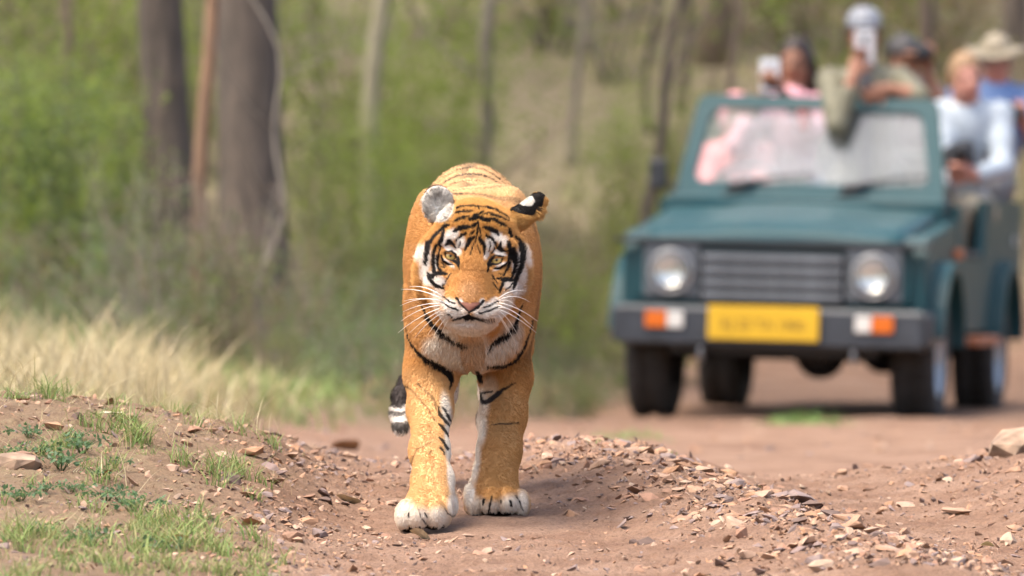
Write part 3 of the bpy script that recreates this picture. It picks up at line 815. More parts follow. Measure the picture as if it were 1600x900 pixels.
for (r, t) in whisk:
    yr = -.425 if r[0] < 735 else -.425
    sag = 5 + random.random() * 5
    pts = []
    for q in np.linspace(0, 1, 7):
        x = r[0] + (t[0] - r[0]) * q; yv = r[1] + (t[1] - r[1]) * q - sag * 4 * q * (1 - q) * .8
        pts.append(P(x, yv, yr + .10 * q * q))
    mesh_obj("whisker", tube_mesh("whisker", pts, list(np.interp(np.linspace(0, 1, 7), [0, .3, 1], [.0010, .0009, .0003]))), wm, tiger)
# ------------------------------------------------------------------ trees and shrubs
def leaf_cloud(n, radii, size, clumps, seed, flat=.5, hollow=.0, zmin=-9, aspect=.5):
    """n pointed leaves (two faces each, folded along the rib) gathered in clumps inside an ellipsoid"""
    r = np.random.default_rng(seed)
    cc = r.normal(size=(clumps, 3)); cc /= np.linalg.norm(cc, axis=1)[:, None]
    cc *= (hollow + (1 - hollow) * r.random(clumps) ** .5)[:, None]
    cr = r.uniform(.12, .34, clumps)
    w = cr ** 1.5; ci = r.choice(clumps, n, p=w / w.sum())
    p = cc[ci] + r.normal(size=(n, 3)) * cr[ci][:, None] * .62
    p = p * np.array(radii)
    p = p[p[:, 2] > zmin]; n = len(p)
    d = r.normal(size=(n, 3)); d[:, 2] *= flat; d[:, 2] -= .25; d /= np.linalg.norm(d, axis=1)[:, None]
    s = np.cross(d, r.normal(size=(n, 3)) * .6 + np.array([0, 0, 1.0])); s /= np.linalg.norm(s, axis=1)[:, None] + 1e-9
    nn = np.cross(s, d)
    L_ = size * r.uniform(.6, 1.35, n)[:, None]; Wd = L_ * aspect
    a = p; b = p + d * L_ * .5 + s * Wd * .5 + nn * L_ * .08; c = p + d * L_ - nn * L_ * .08; e = p + d * L_ * .5 - s * Wd * .5 + nn * L_ * .08
    V = np.stack([a, b, c, e], 1).reshape(-1, 3)
    i = np.arange(n)[:, None] * 4
    return V, np.concatenate([np.concatenate([i, i + 1, i + 2], 1), np.concatenate([i, i + 2, i + 3], 1)])

def join_tubes(parts):
    V, F, o = [], [], 0
    for v, f in parts:
        V.append(v); F += [tuple(q + o for q in t) for t in f]; o += len(v)
    return np.concatenate(V), F
def poly_mesh(name, V, F, smooth=True):
    me = bpy.data.meshes.new(name); me.from_pydata([tuple(v) for v in V], [], F)
    me.polygons.foreach_set("use_smooth", np.full(len(me.polygons), smooth)); me.update(); return me

def bark_material(name, dark, light, scale=6.0):
    m, N, L, b = nodemat(name)
    tc = N.new("ShaderNodeTexCoord"); mp = N.new("ShaderNodeMapping"); mp.inputs["Scale"].default_value = (1, 1, .22)
    L.new(tc.outputs["Object"], mp.inputs[0])
    nz = N.new("ShaderNodeTexNoise"); nz.inputs["Scale"].default_value = scale * 2.5; nz.inputs["Detail"].default_value = 8; nz.inputs["Roughness"].default_value = .7
    L.new(mp.outputs[0], nz.inputs["Vector"])
    r = N.new("ShaderNodeValToRGB"); r.color_ramp.elements[0].position = .32; r.color_ramp.elements[1].position = .7
    r.color_ramp.elements[0].color = (*dark, 1); r.color_ramp.elements[1].color = (*light, 1)
    L.new(nz.outputs["Fac"], r.inputs[0]); L.new(r.outputs[0], b.inputs["Base Color"]); b.inputs["Roughness"].default_value = .9
    bp = N.new("ShaderNodeBump"); bp.inputs["Strength"].default_value = .9; bp.inputs["Distance"].default_value = .03
    L.new(nz.outputs["Fac"], bp.inputs["Height"]); L.new(bp.outputs[0], b.inputs["Normal"])
    return m
BARK = {"dark": bark_material("dark_bark", (.045, .035, .028), (.13, .10, .08)),
        "brown": bark_material("brown_bark", (.12, .085, .06), (.27, .20, .145)),
        "orange": bark_material("orange_bark", (.06, .042, .03), (.30, .175, .10), 3.0),
        "pale": bark_material("pale_bark", (.22, .19, .12), (.40, .36, .24)),
        "grey": bark_material("grey_bark", (.13, .11, .09), (.27, .235, .19))}
LEAF = {"lime": mat_leaf("lime_leaves", (.155, .205, .038), (.24, .31, .045)),
        "green": mat_leaf("green_leaves", (.10, .14, .06), (.15, .21, .07)),
        "olive": mat_leaf("olive_leaves", (.125, .135, .055), (.17, .19, .06)),
        "yellow": mat_leaf("yellow_leaves", (.21, .21, .055), (.29, .29, .06)),
        "tan": mat_leaf("dry_leaves", (.26, .19, .10), (.24, .17, .08))}

def trunk_mesh(h, r0, lean, seed, limbs=4, twist=.25, first=.35, wander=0.0):
    r = random.Random(seed); parts = []
    n = 22; pts = []; rad = []
    ph = r.random() * 6
    for i in range(n):
        t = i / (n - 1)
        pts.append((lean[0] * t + twist * r0 * 2.2 * math.sin(ph + 4 * t) + wander * (math.sin(ph * 3 + 9 * t) + .6 * math.sin(ph + 21 * t)), lean[1] * t + twist * r0 * 2 * math.cos(ph * 2 + 3.5 * t), h * t))
        rad.append(r0 * (1.28 - .55 * t ** .5 - .45 * t if t > 0 else 1.5) * (1 + .06 * r.uniform(-1, 1)))
    rad = [max(q, r0 * .12) for q in rad]
    parts.append(tube(pts, rad, 12))
    for k in range(limbs):
        t = first + (0.95 - first) * (k + r.random() * .6) / limbs
        j = min(int(t * (n - 1)), n - 2); base = np.array(pts[j]); an = r.uniform(0, 6.28); ln = h * r.uniform(.18, .34)
        rr = rad[j] * r.uniform(.4, .6); q = [base]; d = np.array([math.cos(an), math.sin(an), r.uniform(.35, .9)])
        for s in range(5):
            d = d + np.array([r.uniform(-.35, .35), r.uniform(-.35, .35), r.uniform(-.1, .25)]); d = d / np.linalg.norm(d)
            q.append(q[-1] + d * ln / 5)
        parts.append(tube(q, [rr * (1 - .16 * s) for s in range(6)], 7))
    return join_tubes(parts)

CROWNS = []
for i in range(3):
    V, F = leaf_cloud(2600, (1.9, 1.9, 1.2), .13, 46, 300 + i, hollow=.2)
    CROWNS.append(np_mesh("crown", V, F, smooth=False))

def tree(name, label, px, D, wpx, h, bark, leaf, seed, lean=(0, 0), limbs=4, group=None, crown=True, first=.45, twist=.25, wander=0.0):
    x = (px - 800) / FPX * D
    e = empty(name, (x, D, float(G0(np.array([x]), np.array([D]))[0]) - .08))
    r0 = wpx / FPX * D / 2
    V, F = trunk_mesh(h, r0, lean, seed, limbs, twist, first, wander)
    mesh_obj("trunk", poly_mesh("trunk", V, F), BARK[bark], e)
    if crown:
        me = CROWNS[seed % 3].copy(); o = mesh_obj("crown", me, LEAF[leaf], e)
        s = h / 7; o.location = (lean[0], lean[1], h * .92); o.scale = (s, s, s); o.rotation_euler[2] = seed
    return tag(e, label, "tree", group)

tree("forest_tree", "massive dark-barked tree trunk rising from the undergrowth, the wider of two side by side", 388, 57.2, 100, 9, "dark", "green", 11, lean=(.1, .4), limbs=4, first=.6)
tree("forest_tree", "dark-barked forest tree beside the wider dark trunk, slimmer of the pair", 275, 58.4, 78, 8.5, "dark", "green", 12, lean=(-.25, .4), limbs=4, first=.6)
tree("forest_tree", "slim orange-brown tree trunk in front of the two dark trunks", 303, 53.5, 25, 6.5, "orange", "green", 13, lean=(.12, .1), limbs=3, first=.3, twist=.5, wander=.03)
tree("forest_tree", "leaning pale trunk with peeling light bark among lime green leaves", 545, 64, 30, 7, "pale", "lime", 14, lean=(.75, .2), limbs=3, first=.3, wander=.05)
tree("forest_tree", "brown forest tree trunk just beside the windscreen of the green jeep", 1120, 73, 46, 9, "brown", "yellow", 15, lean=(.05, .3), limbs=3, first=.6)
tree("forest_tree", "thick brown trunk directly behind the person in the pale cap", 1290, 76, 66, 9, "brown", "olive", 16, lean=(.1, .2), limbs=3, first=.6)
tree("forest_tree", "dark slender trunk behind the person in the wide-brimmed hat", 1590, 70, 40, 8, "dark", "olive", 17, lean=(.1, .2), limbs=3, first=.6)
tree("forest_tree", "thin twisted pale sapling in front of the wide dark trunk", 425, 52, 9, 2.6, "grey", "green", 18, lean=(-.05, 0), limbs=6, crown=False, first=.2, twist=1.6, wander=.07)
r_ = random.Random(5)
k = 0
while k < 46:
    px = r_.uniform(-80, 1680); D = r_.uniform(61, 88)
    if 200 < px < 470 and D < 64: continue
    w = r_.choice([8, 10, 12, 14, 18, 24])
    tree("sapling", "thin grey-brown forest sapling on the wooded slope", px, D, w, r_.uniform(3.5, 6.5), r_.choice(["grey", "brown", "grey", "brown", "dark"]), r_.choice(["lime", "olive", "yellow", "green"]),
         100 + k, lean=(r_.uniform(-.9, .9), r_.uniform(-.4, .4)), limbs=r_.choice([4, 6, 7]), group="thin saplings on the wooded slope", crown=r_.random() < .3, first=.15, twist=1.0, wander=r_.uniform(.02, .10))
    k += 1

for k in range(16):
    px = r_.choice([r_.uniform(-1500, -90), r_.uniform(1700, 2700)])
    tree("forest_tree", "brown forest tree standing in the woods beyond the verge", px, r_.uniform(58, 84), r_.choice([24, 36, 60]), r_.uniform(5, 8.5), r_.choice(["grey", "brown", "dark"]), r_.choice(["lime", "olive", "green"]), 300 + k, lean=(r_.uniform(-.6, .6), .2), limbs=4, group="forest trees beyond the verge", wander=.04)
# shrubs: (foliage mesh, stem mesh) prototypes, copied
SHR = []
for i, (n, rad, size, cl, fl) in enumerate([(1100, (.62, .62, .55), .055, 40, .6), (800, (.5, .5, .75), .06, 30, .8), (620, (.8, .7, .40), .05, 30, .5), (420, (.7, .6, .8), .05, 26, .7), (520, (.42, .42, .26), .045, 20, .8), (2600, (.85, .85, 1.25), .062, 80, .8)]):
    V, F = leaf_cloud(n, rad, size, cl, 500 + i, fl, hollow=.3); V[:, 2] += rad[2] * .92; V = V[:, :]
    fm = np_mesh("foliage", V, F, smooth=False)
    rr = random.Random(i); parts = []
    for s in range(11 if i != 4 else 5):
        an = rr.uniform(0, 6.28); q = [np.array([rr.uniform(-.05, .05), rr.uniform(-.05, .05), -.05])]; d = np.array([math.cos(an) * .5, math.sin(an) * .5, .9])
        for t in range(6):
            d = d + np.array([rr.uniform(-.4, .4), rr.uniform(-.4, .4), rr.uniform(-.2, .3)]); d /= np.linalg.norm(d); q.append(q[-1] + d * rad[2] * .36)
        parts.append(tube(q, [.011 * (1 - .14 * t) for t in range(7)], 5))
    V, F = join_tubes(parts); SHR.append((fm, poly_mesh("stem", V, F)))
FOL = {}
def shrub(name, label, px, D, scale, kind, leaf, bark="grey", group=None, dz=0.0, cat="shrub"):
    x = (px - 800) / FPX * D
    e = empty(name, (x, D, float(G0(np.array([x]), np.array([D]))[0]) - .02 + dz), random.random() * 6.28)
    key = (kind, leaf)
    if key not in FOL:
        m = SHR[kind][0].copy(); m.materials.clear(); m.materials.append(LEAF[leaf]); FOL[key] = m
        m2 = SHR[kind][1].copy(); m2.materials.append(BARK[bark]); FOL[key + ("s",)] = m2
    for nm, me in (("foliage", FOL[key]), ("stem", FOL[key + ("s",)])):
        o = bpy.data.objects.new(nm, me); link(o, e); o.scale = (scale, scale, scale)
    return tag(e, label, cat, group)
def band(count, pxr, Dr, scale, kinds, leaves, label, group, seed, name="shrub"):
    r = random.Random(seed)
    for i in range(count):
        shrub(name, label, r.uniform(*pxr), r.uniform(*Dr), r.uniform(*scale), r.choice(kinds), r.choice(leaves), r.choice(["grey", "brown"]), group)
band(12, (-120, 110), (54.5, 60), (.45, .72), (5, 5, 0), ("green", "green", "lime"), "mid green leafy bush left of the dark tree trunks", "mid green bushes by the dark trunks", 1)
band(12, (-60, 640), (63, 70), (.6, 1.0), (5, 3), ("lime", "lime", "olive"), "tall lime green bush behind the dark tree trunks", "tall lime bushes behind the dark trunks", 21)
band(12, (470, 700), (60.5, 68), (.45, .75), (5, 1, 5), ("lime", "lime", "olive"), "lime green bush between the dark trunks and the tiger's back", "lime bushes behind the tiger", 2)
band(14, (820, 1060), (60, 66), (.35, .6), (5, 1, 0), ("lime", "yellow", "lime"), "yellow-green bush beside the green jeep", "yellow-green bushes beside the jeep", 3)
band(60, (-60, 700), (50, 60), (.25, .55), (2, 4, 3, 0), ("olive", "green", "green", "tan", "olive"), "low straggly undergrowth shrub below the tree trunks", "low undergrowth shrubs", 4)
band(9, (230, 500), (51.5, 53), (.45, .7), (3, 1), ("green", "olive"), "open leafy bush in front of the dark tree trunks", "open bushes in front of the dark trunks", 31)
band(14, (640, 960), (61, 66), (.4, .65), (3, 1, 0), ("olive", "lime", "tan", "olive"), "loose olive bush behind the tiger's shoulders", "loose olive bushes behind the tiger", 32)
band(16, (830, 915), (55, 62), (.25, .5), (2, 4), ("green", "olive", "tan"), "low green shrub at the edge of the track by the jeep", "low shrubs at the track edge", 5)
band(44, (-80, 1680), (68, 90), (.7, 1.3), (3, 3, 2, 1), ("olive", "tan", "yellow", "lime", "tan"), "sparse dry bush high on the wooded slope", "sparse bushes on the slope", 6)
band(34, (-1700, -80), (54, 80), (.5, 1.1), (5, 3, 1, 0), ("green", "olive", "lime", "tan"), "forest bush on the slope beyond the dry grass", "bushes beyond the dry grass", 41)
band(22, (1680, 2900), (58, 80), (.5, 1.1), (5, 3, 1, 0), ("green", "olive", "yellow", "tan"), "forest bush on the slope past the jeep's tail", "bushes past the jeep", 42)
band(16, (1120, 1680), (64, 74), (.6, .95), (0, 3, 3), ("yellow", "olive", "tan"), "dry yellowish bush behind the people in the jeep", "yellowish bushes behind the jeep", 7)

# ------------------------------------------------------------------ grass
def blades(xy, hgt, wid, lean, seed, cols):
    """bent grass blades, three segments each, with a colour per blade"""
    r = np.random.default_rng(seed); n = len(xy)
    z = G(xy[:, 0], xy[:, 1]); base = np.stack([xy[:, 0], xy[:, 1], z - .004], -1)
    an = r.uniform(0, 6.283, n); d = np.stack([np.cos(an), np.sin(an), np.zeros(n)], -1)
    sd = np.stack([-np.sin(an + r.normal(0, .8, n)), np.cos(an), np.zeros(n)], -1)
    le = lean * r.uniform(.2, 1.5, n)[:, None] * hgt[:, None]
    up = np.array([0, 0, 1.0]); V = np.empty((n, 7, 3))
    for j, t in enumerate((0, .4, .75)):
        c = base + up * (hgt[:, None] * t * (1 - .18 * t)) + d * le * t * t
        w = sd * (wid * (1 - .55 * t))[:, None] * .5
        V[:, 2 * j] = c - w; V[:, 2 * j + 1] = c + w
    V[:, 6] = base + up * hgt[:, None] * .84 + d * le
    i = np.arange(n)[:, None] * 7
    T = np.array([[0, 1, 3], [0, 3, 2], [2, 3, 5], [2, 5, 4], [4, 5, 6]])
    F = (i[:, None] + T[None]).reshape(-1, 3)
    ci = r.integers(0, len(cols), n); col = np.asarray(cols)[ci] * r.uniform(.7, 1.3, (n, 1))
    return V.reshape(-1, 3), F, np.repeat(col, 7, 0)
def grass_material(name):
    m = mat_attr(name, rough=.55, spec=.3); N, L = m.node_tree.nodes, m.node_tree.links
    t = N.new("ShaderNodeBsdfTranslucent"); at = [q for q in N if q.type == 'ATTRIBUTE'][0]; L.new(at.outputs["Color"], t.inputs[0])
    mx = N.new("ShaderNodeMixShader"); mx.inputs[0].default_value = .35
    L.new(N["Principled BSDF"].outputs[0], mx.inputs[1]); L.new(t.outputs[0], mx.inputs[2]); L.new(mx.outputs[0], N["Material Output"].inputs["Surface"])
    return m
gm = grass_material("grass_blades")
GREENS = [(.15, .22, .06), (.12, .19, .05), (.20, .25, .075), (.26, .26, .10)]
STRAW = [(.40, .33, .19), (.34, .27, .14), (.46, .39, .24), (.26, .24, .10)]
def tufts(n_t, per, xr, yr, hr, spread, seed, cols, keep=None, wid=.004, lean=.55):
    r = np.random.default_rng(seed); c = np.stack([r.uniform(*xr, n_t), r.uniform(*yr, n_t)], -1)
    if keep is not None: c = c[keep(c[:, 0], c[:, 1], r)]
    hh = r.uniform(*hr, len(c))
    xy = np.repeat(c, per, 0) + r.normal(0, spread, (len(c) * per, 2)); h = np.repeat(hh, per) * r.uniform(.45, 1.15, len(xy))
    return blades(xy, h, np.full(len(xy), wid) * r.uniform(.6, 1.3, len(xy)), lean, seed + 1, cols)
def merge(ls):
    V, F, Cc, o = [], [], [], 0
    for v, f, c in ls: V.append(v); F.append(f + o); Cc.append(c); o += len(v)
    return np.concatenate(V), np.concatenate(F), np.concatenate(Cc)
def on_bank(x, y, r):
    m = sstep(-.42, -.95, x) * (.25 + .75 * (fbm(x * 2.5, y * 2.5, seed=77) > .47)) * np.where(y < 28.4, 1.0, .8)
    return r.random(len(x)) < m
def on_verge(x, y, r): return (track_edge(y) - x > .02 + .35 * r.random(len(x)))
xs_near = (-1.75, -.35)
V, F, c = merge([tufts(210, 26, xs_near, (26.6, 31.2), (.025, .09), .016, 1, GREENS, on_bank, .0030, .9),
                 tufts(330, 20, xs_near, (26.2, 28.3), (.03, .085), .022, 2, GREENS + STRAW[3:], on_bank, .0035, .9),
                 tufts(150, 7, xs_near, (26.6, 31.6), (.05, .16), .03, 3, STRAW, on_bank, .0020, 1.2),
                 tufts(6, 26, (-.80, -.70), (29.0, 29.5), (.05, .10), .020, 4, GREENS, None, .0032, .9),
                 tufts(7, 24, (-1.08, -.94), (29.7, 30.1), (.05, .11), .022, 5, GREENS, None, .0030, .9),
                 tufts(700, 7, (-1.75, -.35), (26.4, 31.4), (.010, .028), .05, 9, STRAW + [(.24, .15, .09)], on_bank, .0026, 4.0),
                 tufts(300, 5, (-1.75, -.2), (26.4, 31.8), (.008, .02), .06, 10, [(.20, .13, .08), (.30, .22, .14), (.12, .08, .05)], None, .003, 5.0),
                 tufts(1, 26, (-.665, -.66), (28.9, 28.95), (.035, .045), .012, 6, GREENS, None, .004),
                 tufts(5, 12, (.12, .5), (31.6, 32.2), (.02, .035), .012, 8, GREENS, None, .003)])
me = np_mesh("grass", V, F, smooth=False); set_col(me, c)
tag(mesh_obj("grass", me, gm), "short green grass tufts on the stony bank beside the tiger", "grass", kind="stuff")
V, F, c = merge([tufts(1500, 12, (-5.5, -.6), (36.5, 47), (.10, .28), .06, 11, STRAW, on_verge, .008, .6),
                 tufts(700, 12, (-5.5, -1.0), (37, 46), (.20, .42), .07, 12, STRAW[:3], on_verge, .007, .5)])
me = np_mesh("dry_grass", V, F, smooth=False); set_col(me, c)
tag(mesh_obj("dry_grass", me, gm), "tall straw-coloured dry grass on the verge left of the track", "grass", kind="stuff")
V, F, c = merge([tufts(900, 12, (-5.5, .9), (40, 58), (.06, .18), .06, 13, GREENS, on_verge, .010, .7),
                 tufts(600, 12, (-1.9, 0.3), (38, 50), (.05, .15), .05, 14, GREENS, on_verge, .009, .7)])
me = np_mesh("verge_grass", V, F, smooth=False); set_col(me, c)
tag(mesh_obj("verge_grass", me, gm), "green grass along the verge between track and undergrowth", "grass", kind="stuff")
for px, py, D, n, sp in ((1258, 664, 52.3, 34, .10), (990, 690, 46.0, 22, .07)):
    w = W(px, py, D)
    V, F, c = tufts(n, 10, (w[0] - sp * 1.3, w[0] + sp * 1.3), (D - .5, D + .5), (.02, .075), .05, int(px), [(.12, .22, .06), (.17, .25, .07)], None, .008, 1.2)
    me = np_mesh("grass_tuft", V, F, smooth=False); set_col(me, c)
    tag(mesh_obj("grass_tuft", me, gm), "bright green grass patch growing in the track in front of the jeep" if px > 1100 else "small faint grass patch in the track midway between tiger and jeep", "grass", kind="stuff")

# broad-leaved weeds on the bank
V, F = leaf_cloud(90, (.07, .07, .024), .0165, 12, 900, .8, aspect=.6); V[:, 2] += .026
weed_f = np_mesh("leaves", V, F, smooth=False); weed_f.materials.append(mat_leaf("weed_leaves", (.085, .15, .07), (.12, .20, .075)))
parts = [tube([(0, 0, -.01), (math.cos(a) * .02, math.sin(a) * .02, .02), (math.cos(a) * .05, math.sin(a) * .05, .036)], [.0015, .0012, .0008], 4) for a in np.linspace(0, 5.6, 8)]
V, F = join_tubes(parts); weed_s = poly_mesh("stem", V, F); weed_s.materials.append(LEAF["green"])
for px, D in ((20, 29.1), (62, 29.2), (95, 29.0), (128, 29.3), (122, 29.6), (150, 28.9), (45, 29.5), (180, 29.15), (110, 28.6), (70, 28.5), (30, 28.3), (165, 28.4), (205, 28.2), (60, 27.7), (140, 27.6), (250, 27.4)):
    x = (px - 800) / FPX * D
    e = empty("leafy_weed", (x, D, float(G(np.array([x]), np.array([D]))[0])), px)
    s = random.uniform(.5, 1.1)
    for nm, me in (("leaves", weed_f), ("stem", weed_s)):
        o = bpy.data.objects.new(nm, me); link(o, e); o.scale = (s, s, s)
    tag(e, "small broad-leaved green weed growing low on the stony bank", "weed", "leafy weeds on the bank")

# ------------------------------------------------------------------ stones
def stone_material():
    m, N, L, b = nodemat("shale_stone")
    oi = N.new("ShaderNodeObjectInfo"); geo = N.new("ShaderNodeNewGeometry")
    ad = N.new("ShaderNodeMath"); ad.operation = 'ADD'; L.new(oi.outputs["Random"], ad.inputs[0]); L.new(geo.outputs["Random Per Island"], ad.inputs[1])
    fr = N.new("ShaderNodeMath"); fr.operation = 'FRACT'; L.new(ad.outputs[0], fr.inputs[0])
    r = N.new("ShaderNodeValToRGB"); r.color_ramp.interpolation = 'CONSTANT'; e = r.color_ramp.elements
    cols = [(.26, .145, .095), (.30, .19, .125), (.19, .135, .12), (.28, .165, .105), (.31, .205, .145), (.12, .08, .065), (.30, .17, .10), (.19, .14, .125), (.34, .24, .17), (.20, .115, .075)]
    while len(e) < len(cols): e.new(.5)
    for i, c in enumerate(cols): e[i].position = i / len(cols); e[i].color = (*c, 1)
    L.new(fr.outputs[0], r.inputs[0])
    tc = N.new("ShaderNodeTexCoord"); nz = N.new("ShaderNodeTexNoise"); nz.inputs["Scale"].default_value = 40; nz.inputs["Detail"].default_value = 8; nz.inputs["Roughness"].default_value = .7
    L.new(geo.outputs["Position"], nz.inputs["Vector"])
    mr = N.new("ShaderNodeMapRange"); mr.inputs[1].default_value = .3; mr.inputs[2].default_value = .7; mr.inputs[3].default_value = .72; mr.inputs[4].default_value = 1.22; L.new(nz.outputs["Fac"], mr.inputs[0])
    sc_ = N.new("ShaderNodeVectorMath"); sc_.operation = 'SCALE'; L.new(r.outputs[0], sc_.inputs[0]); L.new(mr.outputs[0], sc_.inputs["Scale"])
    L.new(sc_.outputs[0], b.inputs["Base Color"]); b.inputs["Roughness"].default_value = .85; b.inputs["Specular IOR Level"].default_value = .25
    bp = N.new("ShaderNodeBump"); bp.inputs["Strength"].default_value = .6; bp.inputs["Distance"].default_value = .004; L.new(nz.outputs["Fac"], bp.inputs["Height"]); L.new(bp.outputs[0], b.inputs["Normal"])
    return m
stone_m = stone_material()
def hull(n, scale, seed):
    r = np.random.default_rng(seed); p = r.normal(size=(n, 3)); p /= np.linalg.norm(p, axis=1)[:, None]
    p *= np.array(scale) * r.uniform(.75, 1.1, (n, 1))
    bm = bmesh.new()
    for q in p: bm.verts.new(q)
    bmesh.ops.convex_hull(bm, input=bm.verts); bmesh.ops.delete(bm, geom=[v for v in bm.verts if not v.link_faces], context='VERTS')
    return bm
STONES, SMALL = [], []
for i in range(9):
    bm = hull(15, [(1, .8, .36), (1, .7, .5), (1, .85, .28)][i % 3], 40 + i); me = bpy.data.meshes.new("stone"); bm.to_mesh(me); bm.free(); me.materials.append(stone_m); STONES.append(me)
for i in range(6):
    bm = hull(8, [(1, .75, .4), (1, .7, .55)][i % 2], 60 + i); bmesh.ops.triangulate(bm, faces=bm.faces)
    bm.verts.index_update(); SMALL.append((np.array([v.co[:] for v in bm.verts]), np.array([[v.index for v in f.verts] for f in bm.faces]))); bm.free()
r = np.random.default_rng(77)
n0 = 74000
sx, sy = r.uniform(-1.75, 1.75, n0), r.uniform(26.7, 34.0, n0)
xr = np.interp(sy, [26, 27.8, 30, 32, 34], [1.0, .80, .5, .22, .1])
dn = .17 + .85 * np.exp(-((sx - xr) / .26) ** 2) + .7 * np.exp(-((sx + .62) / .25) ** 2) + .25 * sstep(.9, 1.5, sx) + .2 * np.exp(-((sx + .1) / .6) ** 2) * sstep(30.5, 31.5, sy)
dn *= .45 + .9 * sstep(.40, .62, fbm(sx * 4, sy * 4, seed=91))
dn = np.where(sx < -.8, dn + .12, dn)
tiger_clear = (np.hypot((sx - TO[0]) / .26, (sy - 29.45) / .55) < 1)
keep = (r.random(n0) < dn * .85) & ~tiger_clear
sx, sy = sx[keep], sy[keep]
sz = .0058 * np.exp(r.normal(0, .62, len(sx))) * np.where(np.abs(sx - np.interp(sy, [26, 27.8, 30, 32, 34], [1.0, .80, .5, .22, .1])) < .32, 1.35, 1.0)
sz = np.clip(sz, .0025, .040)
sz = np.where(r.random(len(sz)) < .25, sz * .5, sz)
gz = G(sx, sy)
inview = np.abs(sx) < sy * .0452
order = np.argsort(-np.where(inview & (sy < 33), sz, sz * .2))
big, small = order[:285], order[285:]
def put_stone(x, y, z, s, seed, aspect=(1, 1, 1), mi=None, sink=.2):
    q = random.Random(seed)
    o = bpy.data.objects.new("stone", STONES[(seed if mi is None else mi) % len(STONES)]); link(o, ground)
    o.location = (x, y, z + s * sink); o.scale = (s * aspect[0], s * aspect[1], s * aspect[2])
    o.rotation_euler = (q.uniform(-.35, .35), q.uniform(-.35, .35), q.uniform(0, 6.28)); return o
for i in big: put_stone(sx[i], sy[i], gz[i], sz[i], int(i), sink=.15)
for i, (px, py, D, w, h) in enumerate([(40, 706, 29.0, 84, 50), (1243, 782, 30.2, 74, 46), (1300, 822, 29.0, 54, 36), (1150, 750, 30.9, 42, 22), (1048, 748, 31.0, 44, 26), (480, 818, 29.0, 50, 22), (392, 742, 30.0, 60, 34),
                                       (1320, 846, 28.6, 60, 34), (1160, 872, 28.0, 34, 30), (360, 768, 29.4, 62, 30), (300, 690, 30.2, 34, 26), (700, 690, 33, 30, 14), (1010, 858, 28.3, 36, 30), (1495, 800, 30.5, 60, 24)]):
    w3 = W(px, py, D); s = w / FPX * D / 2
    o = put_stone(w3[0], D, float(G(np.array([w3[0]]), np.array([D]))[0]), s, i * 5 + 3, (1, .9, max(h / w * 1.7, .7)), sink=.22)
    o.rotation_euler = (random.uniform(-.2, .2), random.uniform(-.2, .2), random.uniform(-.5, .5))
rock_m = mat_plain("tan_rock", (.27, .18, .12), rough=.9, var=.4, scale=14, bump=1.0)
for px, py, D, w, h, sd in ((1592, 712, 32.4, 120, 66, 71), (30, 726, 28.95, 92, 40, 72)):
    bm = hull(26, (1, .8, h / w), sd); bmesh.ops.subdivide_edges(bm, edges=bm.edges[:], cuts=2, use_grid_fill=True)
    s = w / FPX * D / 2
    for v in bm.verts:
        q = np.array(v.co[:]); v.co *= 1 + .10 * (float(fbm(np.array([q[0] * 3]), np.array([q[1] * 3]), np.array([q[2] * 3]), seed=sd)[0]) - .5)
    for v in bm.verts: v.co *= s
    o = bm_obj("stone", bm, rock_m, ground); w3 = W(px, py, D)
    o.location = (w3[0], D, float(G(np.array([w3[0]]), np.array([D]))[0]) + s * h / w * .45)
    o.rotation_euler = (.1, -.35 if px > 800 else .1, .3)
V, F, o_ = [], [], 0
vi = r.integers(0, 6, len(small))
for v in range(6):
    idx = small[vi == v]; bv, bf = SMALL[v]; m = len(idx)
    an = r.uniform(0, 6.28, m); tl = r.normal(0, .35, (m, 2))
    ca, sa = np.cos(an), np.sin(an)
    q = bv[None] * sz[idx][:, None, None]
    x = q[..., 0] * ca[:, None] - q[..., 1] * sa[:, None]; y = q[..., 0] * sa[:, None] + q[..., 1] * ca[:, None]; z = q[..., 2] + x * tl[:, :1] + y * tl[:, 1:]
    P3 = np.stack([x + sx[idx][:, None], y + sy[idx][:, None], z + gz[idx][:, None] + sz[idx][:, None] * .15], -1)
    V.append(P3.reshape(-1, 3)); F.append((bf[None] + (np.arange(m) * len(bv))[:, None, None]).reshape(-1, 3) + o_); o_ += m * len(bv)
gr = mesh_obj("gravel", np_mesh("gravel", np.concatenate(V), np.concatenate(F), smooth=False), stone_m)
tag(gr, "small reddish gravel and grit scattered over the track", "gravel", kind="stuff")
# stones further along the track, out of focus
r = np.random.default_rng(5); bx = r.uniform(-2.2, 2.4, 500); by = r.uniform(34, 53, 500)
gz2 = G(bx, by); V, F, o_ = [], [], 0
for i in range(500):
    bv, bf = SMALL[i % 6]; q = bv * r.uniform(.006, .035); V.append(q + np.array([bx[i], by[i], gz2[i]])); F.append(bf + o_); o_ += len(bv)
tag(mesh_obj("gravel", np_mesh("gravel", np.concatenate(V), np.concatenate(F), smooth=False), stone_m), "loose stones on the far stretch of track before the jeep", "gravel", kind="stuff")

